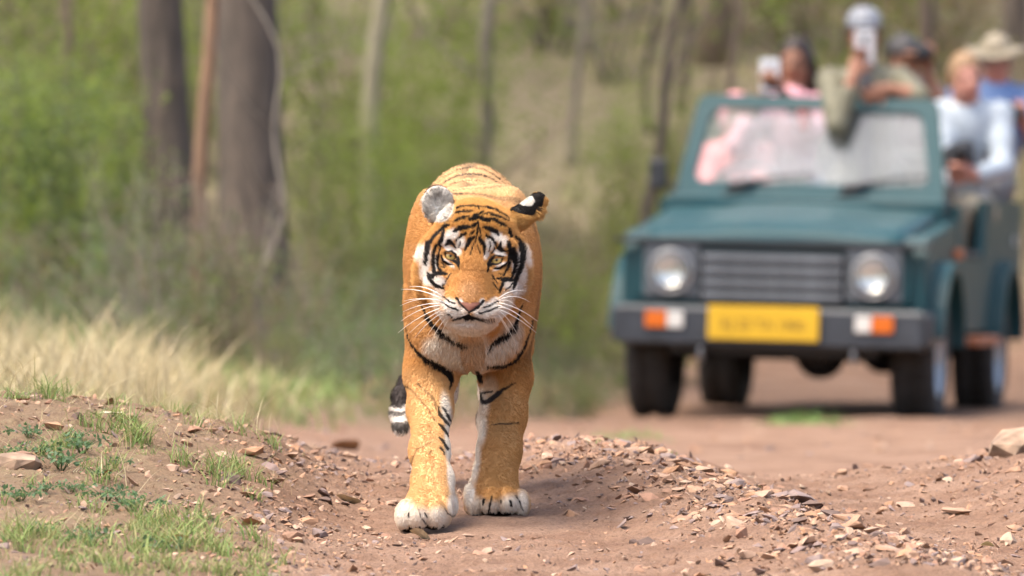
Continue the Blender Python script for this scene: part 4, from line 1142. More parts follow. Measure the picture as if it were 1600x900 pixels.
# fallen leaves
def fallen_leaf_mesh(seed):
    q = random.Random(seed); V, F = [], []
    n = 7
    for i in range(n):
        t = i / (n - 1); w = .42 * math.sin(math.pi * min(t * .92 + .04, 1)) ** .8; c = .12 * math.sin(3 * t + seed)
        V += [(t - .5, -w, c + .10 * w + q.uniform(-.02, .02)), (t - .5, 0, c), (t - .5, w, c + .16 * w + q.uniform(-.02, .02))]
    for i in range(n - 1):
        a = i * 3; F += [(a, a + 1, a + 4, a + 3), (a + 1, a + 2, a + 5, a + 4)]
    me = bpy.data.meshes.new("fallen_leaf"); me.from_pydata(V, [], F); me.update(); return me
LM = {"pale": mat_plain("pale_dry_leaf", (.62, .54, .36), var=.2, scale=5), "brown": mat_plain("brown_dry_leaf", (.36, .20, .10), var=.25, scale=5), "lemon": mat_plain("lemon_leaf", (.62, .62, .36), var=.15, scale=5), "rust": mat_plain("rust_leaf", (.45, .17, .07), var=.2, scale=5)}
for i, (px, py, D, w, m, lab) in enumerate([(1543, 826, 29.3, 22, "lemon", "pale lemon curled leaf lying in the stony wheel rut"), (656, 847, 28.9, 34, "pale", "pale dry leaf on the earth just below the tiger's raised paw"),
        (175, 648, 30.1, 38, "pale", "whitish dry leaf on top of the grassy bank"), (545, 776, 30.2, 40, "pale", "long pale dry leaf lying left of the tiger's foreleg"), (908, 646, 50, 20, "lemon", "yellow leaf on the dark earth at the far verge"),
        (163, 760, 28.9, 28, "rust", "rust red leaf among the weeds on the bank"), (280, 870, 27.6, 34, "rust", "orange-brown dead leaf at the foot of the grassy bank"), (395, 840, 28.2, 36, "brown", "brown dead leaf on the gravel below the bank"),
        (1190, 786, 30.2, 22, "lemon", "small greenish-yellow leaf lodged in the gravel ridge"), (35, 650, 30.3, 26, "rust", "reddish dead leaf at the crest of the grassy bank"), (540, 604, 41, 50, "brown", "large brown fallen leaf at the verge left of the tiger's tail")]):
    me = fallen_leaf_mesh(i); w3 = W(px, py, D); s = w / FPX * D
    o = mesh_obj("fallen_leaf", me, LM[m]); o.scale = (s, s, s); z = float(G(np.array([w3[0]]), np.array([D]))[0])
    o.location = (w3[0], D, z + .006 + .12 * s); o.rotation_euler = (random.uniform(-.5, .1), random.uniform(-.3, .3), random.uniform(-.6, .6))
    tag(o, lab, "leaf", None)
# ------------------------------------------------------------------ jeep
JD = 54.4; JF = W(1198, 655, JD)
jeep = empty("safari_jeep", (JF[0], JD, float(G0(np.array([JF[0] + .1]), np.array([JD + 1.2]))[0]) + .02))
YAW = math.radians(9.4)
jeep.rotation_euler = (-.030, math.radians(1.2), -YAW)
tag(jeep, "open-topped dark green safari jeep with yellow number plate carrying people", "jeep")
def car_paint(name, col, rough=.3):
    m, N, L, b = nodemat(name)
    tc = N.new("ShaderNodeTexCoord"); nz = N.new("ShaderNodeTexNoise"); nz.inputs["Scale"].default_value = 3; nz.inputs["Detail"].default_value = 8
    L.new(tc.outputs["Object"], nz.inputs["Vector"])
    r = N.new("ShaderNodeValToRGB"); r.color_ramp.elements[0].position = .35; r.color_ramp.elements[1].position = .8
    r.color_ramp.elements[0].color = (*col, 1); r.color_ramp.elements[1].color = (*[c * .85 + d * .15 for c, d in zip(col, (.22, .19, .15))], 1)   # road dust
    L.new(nz.outputs["Fac"], r.inputs[0]); L.new(r.outputs[0], b.inputs["Base Color"])
    mr = N.new("ShaderNodeMapRange"); mr.inputs[3].default_value = rough; mr.inputs[4].default_value = rough + .3; L.new(nz.outputs["Fac"], mr.inputs[0]); L.new(mr.outputs[0], b.inputs["Roughness"])
    b.inputs["Coat Weight"].default_value = 0.0; b.inputs["Specular IOR Level"].default_value = .22
    return m
PAINT = car_paint("jeep_green_paint", (.010, .054, .064))
BLK = mat_plain("black_plastic", (.020, .021, .024), rough=.5, var=.2)
BUMP = mat_plain("bumper_grey", (.035, .040, .048), rough=.45, var=.25)
GREY = mat_plain("grey_metal", (.32, .33, .34), rough=.35, metal=.6, var=.15)
RUB = mat_plain("tyre_rubber", (.030, .026, .023), rough=.85, var=.25, scale=14)
RIM = mat_plain("steel_rim", (.42, .43, .45), rough=.38, metal=.7, var=.15)
ORG = mat_plain("amber_lens", (.60, .13, .012), rough=.2, var=.1)
CLR = mat_plain("clear_lens", (.62, .60, .55), rough=.15, var=.1)
YEL = mat_plain("plate_yellow", (.62, .37, .012), rough=.45, var=.05)
RUST = mat_plain("rusty_brown", (.36, .13, .06), rough=.7, var=.3)
SEAT = mat_plain("seat_vinyl", (.06, .055, .05), rough=.6, var=.2)
WHT = mat_plain("white_paint", (.8, .8, .78), rough=.5, var=.05)
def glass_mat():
    m, N, L, b = nodemat("dust_sheen_glass"); out = N["Material Output"]
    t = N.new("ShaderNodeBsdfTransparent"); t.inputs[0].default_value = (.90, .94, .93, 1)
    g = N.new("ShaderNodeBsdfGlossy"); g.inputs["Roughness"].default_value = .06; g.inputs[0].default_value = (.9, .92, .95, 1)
    d = N.new("ShaderNodeBsdfDiffuse"); d.inputs[0].default_value = (.62, .64, .65, 1)  # white film: real dust, and pale reflections painted as diffuse colour
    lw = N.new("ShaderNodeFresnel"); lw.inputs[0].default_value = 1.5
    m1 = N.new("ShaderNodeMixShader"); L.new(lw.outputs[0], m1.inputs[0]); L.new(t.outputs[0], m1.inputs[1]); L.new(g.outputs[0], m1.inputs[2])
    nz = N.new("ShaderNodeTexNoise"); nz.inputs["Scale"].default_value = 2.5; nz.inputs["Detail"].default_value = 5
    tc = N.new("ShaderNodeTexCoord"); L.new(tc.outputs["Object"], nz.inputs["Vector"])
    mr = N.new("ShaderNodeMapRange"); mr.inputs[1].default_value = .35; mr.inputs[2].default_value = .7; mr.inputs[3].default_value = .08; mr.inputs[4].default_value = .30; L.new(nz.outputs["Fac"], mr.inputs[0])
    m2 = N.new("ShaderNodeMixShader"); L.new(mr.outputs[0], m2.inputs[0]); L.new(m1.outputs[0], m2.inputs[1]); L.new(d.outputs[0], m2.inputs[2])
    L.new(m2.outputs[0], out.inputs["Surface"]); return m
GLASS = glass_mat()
HLS = mat_plain("lamp_surround", (.09, .10, .11), rough=.4, var=.2); GBAR = mat_plain("grille_bar_grey", (.15, .165, .18), rough=.4, var=.2)

def box(name, x, y, z, mat, parent, bevel=.012, seg=2, rot=None):
    bm = bmesh.new(); bmesh.ops.create_cube(bm, size=1)
    c = ((x[0] + x[1]) / 2, (y[0] + y[1]) / 2, (z[0] + z[1]) / 2)
    for v in bm.verts: v.co = Vector((v.co.x * (x[1] - x[0]), v.co.y * (y[1] - y[0]), v.co.z * (z[1] - z[0])))
    if bevel: bmesh.ops.bevel(bm, geom=bm.edges[:], offset=min(bevel, .45 * min(x[1] - x[0], y[1] - y[0], z[1] - z[0])), segments=seg, affect='EDGES', profile=.6)
    o = bm_obj(name, bm, mat, parent, smooth=False); o.location = c
    if rot: o.rotation_euler = rot
    return o
def prism(name, prof, x0, x1, mat, parent, bevel=.008):
    """profile in (y, z), extruded along x"""
    bm = bmesh.new(); vs = [bm.verts.new((x0, a, b)) for a, b in prof]; f = bm.faces.new(vs)
    r = bmesh.ops.extrude_face_region(bm, geom=[f]); 
    for v in r['geom']:
        if isinstance(v, bmesh.types.BMVert): v.co.x = x1
    bmesh.ops.recalc_face_normals(bm, faces=bm.faces)
    if bevel: bmesh.ops.bevel(bm, geom=[e for e in bm.edges if abs(e.verts[0].co.x - e.verts[1].co.x) < 1e-6], offset=bevel, segments=2, affect='EDGES')
    bmesh.ops.triangulate(bm, faces=[q for q in bm.faces if len(q.verts) > 4])
    return bm_obj(name, bm, mat, parent)
def loft(name, rings, mat, parent, smooth=True, close=True):
    """rings of equal length joined in order"""
    n = len(rings[0]); V = [p for r in rings for p in r]; F = []
    for i in range(len(rings) - 1):
        for j in range(n if close else n - 1):
            k = (j + 1) % n; F.append((i * n + j, i * n + k, (i + 1) * n + k, (i + 1) * n + j))
    if close: F.append(tuple(range(n))[::-1]); F.append(tuple(range((len(rings) - 1) * n, len(rings) * n)))
    me = bpy.data.meshes.new(name); me.from_pydata(V, [], F); me.update()
    bm = bmesh.new(); bm.from_mesh(me); bmesh.ops.recalc_face_normals(bm, faces=bm.faces); bm.to_mesh(me); bm.free()
    me.polygons.foreach_set("use_smooth", np.full(len(me.polygons), smooth)); return mesh_obj(name, me, mat, parent)
def lathe(name, prof, mat, parent, seg=40, axis='x', smooth=True):
    """profile of (along, radius) spun about an axis"""
    V, F = [], []; n = len(prof)
    for s in range(seg):
        a = 2 * math.pi * s / seg
        for (u, r) in prof:
            q = (u, r * math.cos(a), r * math.sin(a)); V.append(q if axis == 'x' else (q[1], q[0], q[2]) if axis == 'y' else (q[1], q[2], q[0]))
    for s in range(seg):
        s2 = (s + 1) % seg
        for i in range(n - 1): F.append((s * n + i, s * n + i + 1, s2 * n + i + 1, s2 * n + i))
    me = bpy.data.meshes.new(name); me.from_pydata(V, [], F); bm = bmesh.new(); bm.from_mesh(me)
    bmesh.ops.remove_doubles(bm, verts=bm.verts, dist=1e-5); bmesh.ops.recalc_face_normals(bm, faces=bm.faces); bm.to_mesh(me); bm.free()
    me.polygons.foreach_set("use_smooth", np.full(len(me.polygons), smooth)); return mesh_obj(name, me, mat, parent)

# front
bumper = prism("bumper", [(0, .375), (0, .53), (.02, .55), (.17, .55), (.17, .36), (.02, .36)], -.742, .742, BUMP, jeep, .012)
for s in (-1, 1): box("bumper_end", (s * .742 - .03, s * .742 + .03) if s > 0 else (-.772, -.712), (.03, .42), (.375, .545), BUMP, bumper, .02)
plate = box("number_plate", (-.295, .242), (-.022, -.004), (.392, .556), YEL, jeep, .006)
def text_part(name, s, size, loc, rot, mat, parent, extr=.001):
    cu = bpy.data.curves.new(name, 'FONT'); cu.body = s; cu.size = size; cu.extrude = extr; cu.align_x = 'CENTER'; cu.align_y = 'CENTER'
    t = bpy.data.objects.new(name, cu); C.objects.link(t); bpy.context.view_layer.update()
    me = bpy.data.meshes.new_from_object(t.evaluated_get(bpy.context.evaluated_depsgraph_get())); bpy.data.objects.remove(t)
    o = mesh_obj(name, me, mat, parent); o.location = loc; o.rotation_euler = rot; return o
text_part("plate_lettering", "RJ 25 TA 1900", .068, (0.0, -.0105, -.01), (math.pi / 2, 0, 0), mat_plain("faded_black", (.22, .13, .01), var=.1), plate)["kind"] = "stuff"
for s in (-1, 1):
    xa = sorted((s * .495, s * .60)); xw = sorted((s * .415, s * .493))
    ind = box("indicator", xa, (-.02, .01), (.442, .522), ORG, jeep, .006); ind["label"] = "amber indicator lens set into the bumper"
    box("side_light", xw, (-.02, .01), (.442, .522), CLR, jeep, .006)
fascia = prism("front_panel", [(.10, .55), (.085, .60), (.10, .84), (.16, .862), (.24, .862), (.24, .55)], -.665, .665, PAINT, jeep, .012)
grille = box("grille", (-.35, .35), (.060, .10), (.565, .815), BLK, jeep, .01)
for i in range(4): box("grille_bar", (-.335, .335), (-.035, -.018), (-.100 + i * .060, -.072 + i * .060), GBAR, grille, .004)
for i in range(3): box("grille_divider", (-.18 + i * .18 - .008, -.18 + i * .18 + .008), (-.030, -.016), (-.11, .115), BLK, grille, .003)
hl_ref = mat_plain("lamp_reflector", (.75, .75, .72), rough=.12, metal=.85, var=.1)
def lens_mat():
    m, N, L, b = nodemat("lamp_glass"); b.inputs["Base Color"].default_value = (.9, .9, .86, 1); b.inputs["Transmission Weight"].default_value = .9; b.inputs["Roughness"].default_value = .12
    w = N.new("ShaderNodeTexWave"); w.inputs["Scale"].default_value = 30; tc = N.new("ShaderNodeTexCoord"); L.new(tc.outputs["Object"], w.inputs["Vector"])
    bp = N.new("ShaderNodeBump"); bp.inputs["Strength"].default_value = .25; L.new(w.outputs["Fac"], bp.inputs["Height"]); L.new(bp.outputs[0], b.inputs["Normal"]); return m
LENS = lens_mat()
for s in (-1, 1):
    hl = box("headlight", (s * .49 - .135, s * .49 + .135), (.066, .10), (.585, .838), HLS, jeep, .012)
    ring = lathe("headlight_ring", [(-.030, .112), (-.045, .108), (-.045, .098), (-.022, .098), (-.022, .112), (-.030, .112)], GREY, hl, 36, 'y')
    lathe("reflector", [(-.020, 0), (-.021, .03), (-.026, .06), (-.036, .097)], hl_ref, hl, 32, 'y')
    lathe("lens", [(-.062, 0), (-.060, .04), (-.054, .075), (-.044, .099)], LENS, hl, 32, 'y')
lip = box("lip_shadow_bar", (-.765, .765), (.055, .13), (.845, .872), BLK, jeep, .008)  # black bar: flare edges, plus the shadow below the bonnet edge built solid
# bonnet: crowned sheet with a raised middle
rings = []
for y, z, w in ((.12, .872, .60), (.17, .905, .615), (.35, .935, .625), (.75, .985, .645), (1.05, 1.02, .655), (1.18, 1.03, .66)):
    top = []
    for t in np.linspace(-1, 1, 15):
        b_ = .018 * (1 - t * t) + (.016 if abs(t) < .55 else 0) * (1 if y > .15 else .3)
        top.append((t * w, y, z + b_))
    rings.append(top + [(w * 1.0, y, z - .05), (-w * 1.0, y, z - .05)])
loft("bonnet", rings, PAINT, jeep)
WY, WR = .66, .335; RY = WY + 2.375
def arch(cy, r, a0, a1, n=14): return [(cy + r * math.cos(a), .335 + r * math.sin(a)) for a in np.linspace(a0, a1, n)]
for s in (-1, 1):
    x0, x1 = sorted((s * .58, s * .735))
    prof = [(.13, .55)] + [(.13, .80), (.20, .90), (.60, .925), (1.20, .99), (1.30, .99), (1.30, .42), (1.08, .42)] + arch(WY, .41, math.radians(10), math.radians(160), 16)
    prism("fender", prof, x0, x1, PAINT, jeep, .01)
    for cy, a0, a1 in ((WY, 5, 168), (RY, 8, 172)):
        ring = arch(cy, .405, math.radians(a0), math.radians(a1), 18) + arch(cy, .455, math.radians(a1), math.radians(a0), 18)
        xs = sorted((s * .72, s * .815)); prism("wheel_flare", ring, xs[0], xs[1], PAINT, jeep, .006)
    side = [(1.28, .44), (2.60, .44)] + arch(RY, .41, math.radians(165), math.radians(12), 16) + [(3.90, .48), (3.90, 1.09), (2.42, 1.09), (2.34, .80), (1.56, .80), (1.46, 1.06), (1.28, 1.06)]
    xs = sorted((s * .69, s * .742)); prism("side_panel", side, xs[0], xs[1], PAINT, jeep, .006)
    rl = tube_mesh("side_rail", [(s * .715, 1.5, .82), (s * .715, 2.30, .82)], [.016, .016], 8); mesh_obj("side_rail", rl, BLK, jeep)
    xs = sorted((s * .70, s * .84)); box("side_step", xs, (1.40, 2.30), (.375, .42), RUST, jeep, .01)
    xs = sorted((s * .735, s * .78)); box("side_marker", xs, (1.12, 1.22), (.80, .85), RUST, jeep, .008)
box("cowl", (-.69, .69), (1.10, 1.36), (.93, 1.085), PAINT, jeep, .03, 3)
box("floor", (-.70, .70), (1.2, 3.88), (.46, .50), BLK, jeep, .01)
box("tailgate", (-.69, .69), (3.87, 3.91), (.48, 1.09), PAINT, jeep, .01)
# windscreen frame
def rtrap(wb, wt, zb, zt, r, n=6):
    c = [(-wb, zb), (wb, zb), (wt, zt), (-wt, zt)]; out = []
    for i in range(4):
        p0, p1, p2 = (np.array(c[(i - 1) % 4]), np.array(c[i]), np.array(c[(i + 1) % 4]))
        a = p1 + (p0 - p1) / np.linalg.norm(p0 - p1) * r; b = p1 + (p2 - p1) / np.linalg.norm(p2 - p1) * r
        for t in np.linspace(0, 1, n): out.append(tuple((1 - t) ** 2 * a + 2 * t * (1 - t) * p1 + t * t * b))
    return out
def on_screen(u, v, off=0.0):    # v: height above ground; the screen leans back
    return (u, 1.30 + (v - 1.07) * .50 - off, v)
outer = rtrap(.672, .590, 1.065, 1.580, .055); inner = rtrap(.585, .518, 1.150, 1.515, .06)
V = [on_screen(*p, .03) for p in outer] + [on_screen(*p, .03) for p in inner] + [on_screen(*p, -.03) for p in outer] + [on_screen(*p, -.03) for p in inner]
n = len(outer); F = []
for j in range(n):
    k = (j + 1) % n
    F += [(j, k, n + k, n + j), (2 * n + k, 2 * n + j, 3 * n + j, 3 * n + k), (k, j, 2 * n + j, 2 * n + k), (n + j, n + k, 3 * n + k, 3 * n + j)]
fr = mesh_obj("windscreen_frame", poly_mesh("windscreen_frame", V, F, False), PAINT, jeep)
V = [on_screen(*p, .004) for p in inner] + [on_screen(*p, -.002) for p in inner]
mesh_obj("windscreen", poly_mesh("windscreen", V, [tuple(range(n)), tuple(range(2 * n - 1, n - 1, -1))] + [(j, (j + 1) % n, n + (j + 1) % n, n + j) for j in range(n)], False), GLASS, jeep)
for x0, x1 in ((-.40, .02), (.16, .58)):
    wp = mesh_obj("wiper", tube_mesh("wiper", [on_screen(x0, 1.135, .05), on_screen((x0 + x1) / 2, 1.175, .045), on_screen(x1, 1.20, .04)], [.014, .010, .008], 6), BLK, jeep)
    mesh_obj("wiper_arm", tube_mesh("wiper_arm", [on_screen(x0 - .02, 1.09, .05), on_screen(x0 + .12, 1.15, .06)], [.014, .010], 6), BLK, wp)
for s in (-1, 1):
    xs = sorted((s * .665, s * .70)); box("screen_hinge", xs, (1.25, 1.34), (1.03, 1.09), BLK, jeep, .01)
mir = box("side_mirror", (-.795, -.705), (1.26, 1.31), (1.105, 1.255), BLK, jeep, .02, 3)
mesh_obj("mirror_arm", tube_mesh("mirror_arm", [(.05, .02, -.05), (.11, .03, -.10)], [.010, .010], 6), BLK, mir)
box("mirror_glass", (-.035, .035), (.026, .030), (-.06, .06), GREY, mir, 0)
# cabin
sw = lathe("steering_wheel", [(.0, .17), (.014, .183), (0, .196), (-.014, .183), (.0, .17)], BLK, jeep, 32, 'y'); sw.location = (-.36, 1.62, 1.08); sw.rotation_euler = (-.5, 0, 0)
for s in (-1, 1):
    st = box("front_seat", (s * .36 - .24, s * .36 + .24), (1.80, 2.25), (.62, .76), SEAT, jeep, .04, 3)
    box("seat_back", (-.23, .23), (.17, .28), (.03, .50), SEAT, st, .04, 3, (-.15, 0, 0))
for y0, z0 in ((2.55, .84), (3.30, .96)):
    st = box("bench_seat", (-.64, .64), (y0, y0 + .42), (z0, z0 + .12), SEAT, jeep, .04, 3)
    box("seat_back", (-.63, .63), (.16, .26), (.04, .44), SEAT, st, .04, 3, (-.12, 0, 0))
    box("seat_base", (-.6, .6), (-.15, .15), (-(z0 - .50) - .06 + .0, -.05), BLK, st, .01)
# running gear
box("chassis_rail", (-.42, -.34), (.10, 3.85), (.38, .46), BLK, jeep, .01); box("chassis_rail", (.34, .42), (.10, 3.85), (.38, .46), BLK, jeep, .01)
for y in (WY, RY):
    ax = mesh_obj("axle", tube_mesh("axle", [(-.60, y, .335), (.60, y, .335)], [.045, .045], 10), BLK, jeep)
    bm = bmesh.new(); bmesh.ops.create_uvsphere(bm, u_segments=16, v_segments=12, radius=.13); d_ = bm_obj("differential", bm, BLK, ax, True); d_.location = (.16, y, .335)
box("skid_plate", (-.5, .5), (.12, .5), (.32, .37), BLK, jeep, .01)
for x in (-.335, .405):
    hk = lathe("tow_hook", [(-.012, .03), (0, .055), (.012, .03), (-.012, .03)], GREY, jeep, 20, 'x'); hk.location = (x, .06, .325)
box("radiator", (-.5, .5), (.26, .34), (.42, .84), BLK, jeep, .005)
def wheel(x, y):
    s = 1 if x > 0 else -1
    e = empty("wheel", (x, y, WR), parent=jeep)
    w = .108
    ty = lathe("tyre", [(-w * .82, .205), (-w, .235), (-w, .290), (-w * .86, .322), (-w * .6, .333), (-.028, .335), (-.022, .326), (.022, .326), (.028, .335), (w * .6, .333), (w * .86, .322), (w, .290), (w, .235), (w * .82, .205)], RUB, e, 48, 'x')
    rm = lathe("rim", [(s * w * .80, .208), (s * w * .92, .20), (s * w * .60, .185), (s * w * .42, .15), (s * w * .50, .09), (s * w * .62, .06), (s * w * .78, .045), (s * w * .78, 0)], RIM, e, 40, 'x')
    rm2 = lathe("inner_rim", [(-s * w * .80, .208), (-s * w * .1, .19), (s * w * .2, .12), (s * w * .2, 0)], BLK, e, 32, 'x')
    for i in range(5):
        a = i * 2 * math.pi / 5
        b_ = lathe("wheel_nut", [(0, .011), (s * .016, .010), (s * .018, 0)], GREY, rm, 8, 'x'); b_.location = (s * w * .52, .075 * math.cos(a), .075 * math.sin(a))
    n = 30; V, F = [], []
    for i in range(n):                           # tread blocks
        a = 2 * math.pi * i / n; da = .075
        for sd in (-1, 1):
            b0 = len(V)
            for (u, aa, r_) in ((.035, -da, .330), (.095, -da, .328), (.095, da, .328), (.035, da, .330), (.035, -da * .8, .343), (.090, -da * .8, .339), (.090, da * .8, .339), (.035, da * .8, .343)):
                V.append((sd * u, r_ * math.cos(a + aa + sd * .05), r_ * math.sin(a + aa + sd * .05)))
            F += [(b0 + 4, b0 + 5, b0 + 6, b0 + 7), (b0, b0 + 1, b0 + 5, b0 + 4), (b0 + 1, b0 + 2, b0 + 6, b0 + 5), (b0 + 2, b0 + 3, b0 + 7, b0 + 6), (b0 + 3, b0, b0 + 4, b0 + 7)]
    t = mesh_obj("tread", poly_mesh("tread", V, F, False), RUB, e); t["kind"] = "stuff"
for x in (-.645, .645):
    wheel(x, WY); wheel(x, RY)
for s in (1,):
    text_part("side_lettering", "oc", .10, (.748, 3.55, .90), (math.pi / 2, 0, math.pi / 2), WHT, jeep)
    box("side_badge", (.742, .750), (3.48, 3.66), (.60, .74), YEL, jeep, .003)
JM = Matrix.Translation(jeep.location) @ jeep.rotation_euler.to_matrix().to_4x4()
def jw(x, y, z): return np.array(JM @ Vector((x, y, z)))
# ------------------------------------------------------------------ people
def unit(v): v = np.asarray(v, float); return v / (np.linalg.norm(v) + 1e-9)
def hand_prims(S, w, t, k=.010, side=1, curl=.5):
    """palm and five bent fingers from wrist w towards grip point t"""
    d = unit(t - w); up = np.array([0, 0, 1.0]); sd = np.cross(d, np.array([0, -1.0, 0])); 
    if np.linalg.norm(sd) < .2: sd = np.cross(d, up)
    sd = unit(sd) * side; nn = unit(np.cross(d, sd))
    pc = w + d * .048
    R = np.stack([sd, nn, d], -1)
    S.ell(pc, (.041, .019, .050), .015, R=R)
    base = w + d * .085
    for i, (o, ln) in enumerate(((-.030, .070), (-.010, .080), (.011, .075), (.030, .060))):
        a = base + sd * o; b = a + (d * .85 + nn * curl * .6) * ln * .55; c = b + (d * .25 + nn * curl * 1.7) * ln * .5
        S.chain([(a, .0098), (b, .0092), (c, .0080)], .006)
    a = w + d * .035 - sd * .030; b = a + unit(d * .6 - sd * .9) * .035; c = b + unit(d * .9 - sd * .1 + nn * curl) * .032
    S.chain([(a, .0125), (b, .0110), (c, .0088)], .008)
SKINM = {}
def skin_mat(name): 
    if name not in SKINM: SKINM[name] = mat_attr(name, rough=.5, spec=.35)
    return SKINM[name]
def person(label, head, facing, sh, el, wr, grip, hip, knees, feet, skin, shirt, pants, sleeve=(1., 1.), hair=None, headwear=None, group=None, strap=None, hs=1.0):
    """all joints in world space; sh/el/wr/grip/knees/feet are pairs"""
    base = np.array([hip[0], hip[1], feet[0][2]]) 
    head, hip = np.asarray(head) - base, np.asarray(hip) - base
    sh, el, wr, grip, knees, feet = ([np.asarray(q) - base for q in a] for a in (sh, el, wr, grip, knees, feet))
    f = unit(facing); r = unit(np.cross(f, (0, 0, 1.0))); u = np.cross(r, f); R = np.stack([r, f, u], -1)
    def hp(a, b, c): return head + hs * (r * a + f * b + u * c)
    nb = (sh[0] + sh[1]) / 2
    S = Sculpt()
    S.ell(head, (.074 * hs, .095 * hs, .112 * hs), .02, R=R); S.ell(hp(0, .030, -.055), (.055 * hs, .060 * hs, .060 * hs), .03, R=R)
    S.cone(hp(0, .090, .015), hp(0, .112, -.022), .011 * hs, .016 * hs, .012); S.cone(hp(-.022, .088, -.060), hp(.022, .088, -.060), .010, .010, .012)
    for s in (-1, 1):
        S.ell(hp(s * .076, -.005, -.005), (.010, .020, .030), .010, R=R); S.ell(hp(s * .031, .098, .018), (.016, .014, .010), .010, R=R, sub=True)
        S.ell(hp(s * .031, .082, .018), (.013, .012, .012), .004, R=R)
    S.cone(hp(0, -.015, -.07), nb + (0, 0, .02), .054, .058, .03)
    T = Sculpt()            # trunk and arms
    chest = nb * .78 + hip * .22; waist = nb * .36 + hip * .64
    ax = unit(sh[1] - sh[0]); w2 = np.linalg.norm(sh[1] - sh[0]) / 2
    up = unit(nb - hip); fw = unit(np.cross(up, ax)); Rt = np.stack([ax, fw, up], -1)
    T.ell(chest, (w2 * .92, .115, .20), .05, R=Rt); T.ell(waist, (w2 * .78, .105, .20), .06, R=Rt); T.ell(hip, (.165, .12, .13), .06, R=Rt)
    for i in (0, 1): T.cone(sh[i], nb - up * .05, .058, .08, .05)
    A = [Sculpt(), Sculpt()]
    for i in (0, 1): A[i].chain([(sh[i], .056), (el[i] * .5 + sh[i] * .5, .050), (el[i], .041)], .02); A[i].chain([(el[i], .042), (el[i] * .65 + wr[i] * .35, .041), (wr[i], .028)], .02)
    Lg = Sculpt()
    for i, s in ((0, -1), (1, 1)):
        hj = hip + ax * (s * .09); Lg.chain([(hj, .088), (knees[i], .060)], .03); Lg.chain([(knees[i], .060), (knees[i] * .6 + feet[i] * .4, .055), (feet[i] + (0, 0, .06), .040)], .02)
    Ft = Sculpt()
    for i in (0, 1): Ft.cone(feet[i] + (0, 0, .045), feet[i] + (0, -.16, .035), .042, .036, .02)
    B = Sculpt(); B.p = S.p + T.p + A[0].p + A[1].p + Lg.p + Ft.p
    for i, s in ((0, -1), (1, 1)): hand_prims(B, wr[i], grip[i], side=s)
    V, F = B.mesh(.0085)
    me = np_mesh("person", V, F)
    col = np.tile(np.array(skin), (len(V), 1)); q = (V - head) / hs; a, b, c = q @ r, q @ f, q @ u
    for s in (-1, 1): col[np.hypot(a - s * .031, (c - .018)) < np.where(b > .03, .013, 0)] = (.03, .02, .015)
    lip = (np.abs(a) < .026) & (np.abs(c + .060) < .010) & (b > .05); col[lip] = np.array(skin) * (.9, .55, .5)
    set_col(me, col)
    o = mesh_obj("person", me, skin_mat("skin")); o.location = base
    tag(o, label, "person", group)
    Sh = Sculpt(); Sh.p = list(T.p)
    for i in (0, 1):
        end = el[i] + (wr[i] - el[i]) * max(sleeve[i] - .08, .02)
        Sh.chain([(sh[i], .056), (el[i] * .5 + sh[i] * .5, .050), (el[i], .043)], .02)
        if sleeve[i] > .15: Sh.chain([(el[i], .043), (end, .036 if sleeve[i] > .6 else .042)], .02)
    Sh.cone(nb + (0, 0, -.02), nb + (0, 0, .022), .064, .066, .02)
    V, F = Sh.grow(.013).mesh(.010)
    me = np_mesh("shirt", V, F)
    cs = np.tile(np.array(shirt), (len(V), 1)) * (.8 + .4 * fbm(V[:, 0] * 9, V[:, 1] * 9, V[:, 2] * 9, octaves=3, seed=3))[:, None]
    if strap is not None:
        m = np.abs((V - chest) @ ax) < .035; m &= ((V - chest) @ fw) * np.sign(fw @ f) > 0; cs[m] = strap
    set_col(me, cs); mesh_obj("shirt", me, skin_mat("cloth"), o)
    Lg.ell(hip, (.165, .12, .13), .05, R=Rt)
    V, F = Lg.grow(.014).mesh(.012); me = np_mesh("trousers", V, F); set_col(me, np.array(pants)); mesh_obj("trousers", me, skin_mat("cloth"), o)
    V, F = Ft.grow(.010).mesh(.010); me = np_mesh("shoes", V, F); set_col(me, np.array((.05, .04, .03))); mesh_obj("shoes", me, skin_mat("cloth"), o)
    if hair is not None:
        Hs = Sculpt(); Hs.ell(hp(0, -.012, .018), (.086 * hs, .100 * hs, .118 * hs), .02, R=R)
        if hair[1] == "long":
            Hs.ell(hp(0, -.055, -.06), (.088, .065, .12), .03, R=R); Hs.cone(hp(-.075, -.01, .0), hp(-.085, -.02, -.13), .028, .032, .02); Hs.cone(hp(.075, -.01, .0), hp(.085, -.02, -.13), .028, .032, .02)
        def clip(Q):
            q = Q - head; b, c = q @ f, q @ u
            return np.minimum(.05 - (c - b * .15) * 1.0 , .9) if False else (b - .055 - np.maximum(c - .055, 0) * 1.6 + np.maximum(-.02 - c, 0) * (.9 if hair[1] != "long" else .35)) * .7
        V, F = Hs.mesh(.007, clip); me = np_mesh("hair", V, F)
        set_col(me, np.array(hair[0]) * (.7 + .6 * fbm(V[:, 0] * 40, V[:, 1] * 40, V[:, 2] * 12, octaves=2, seed=6))[:, None]); mesh_obj("hair", me, skin_mat("cloth"), o)
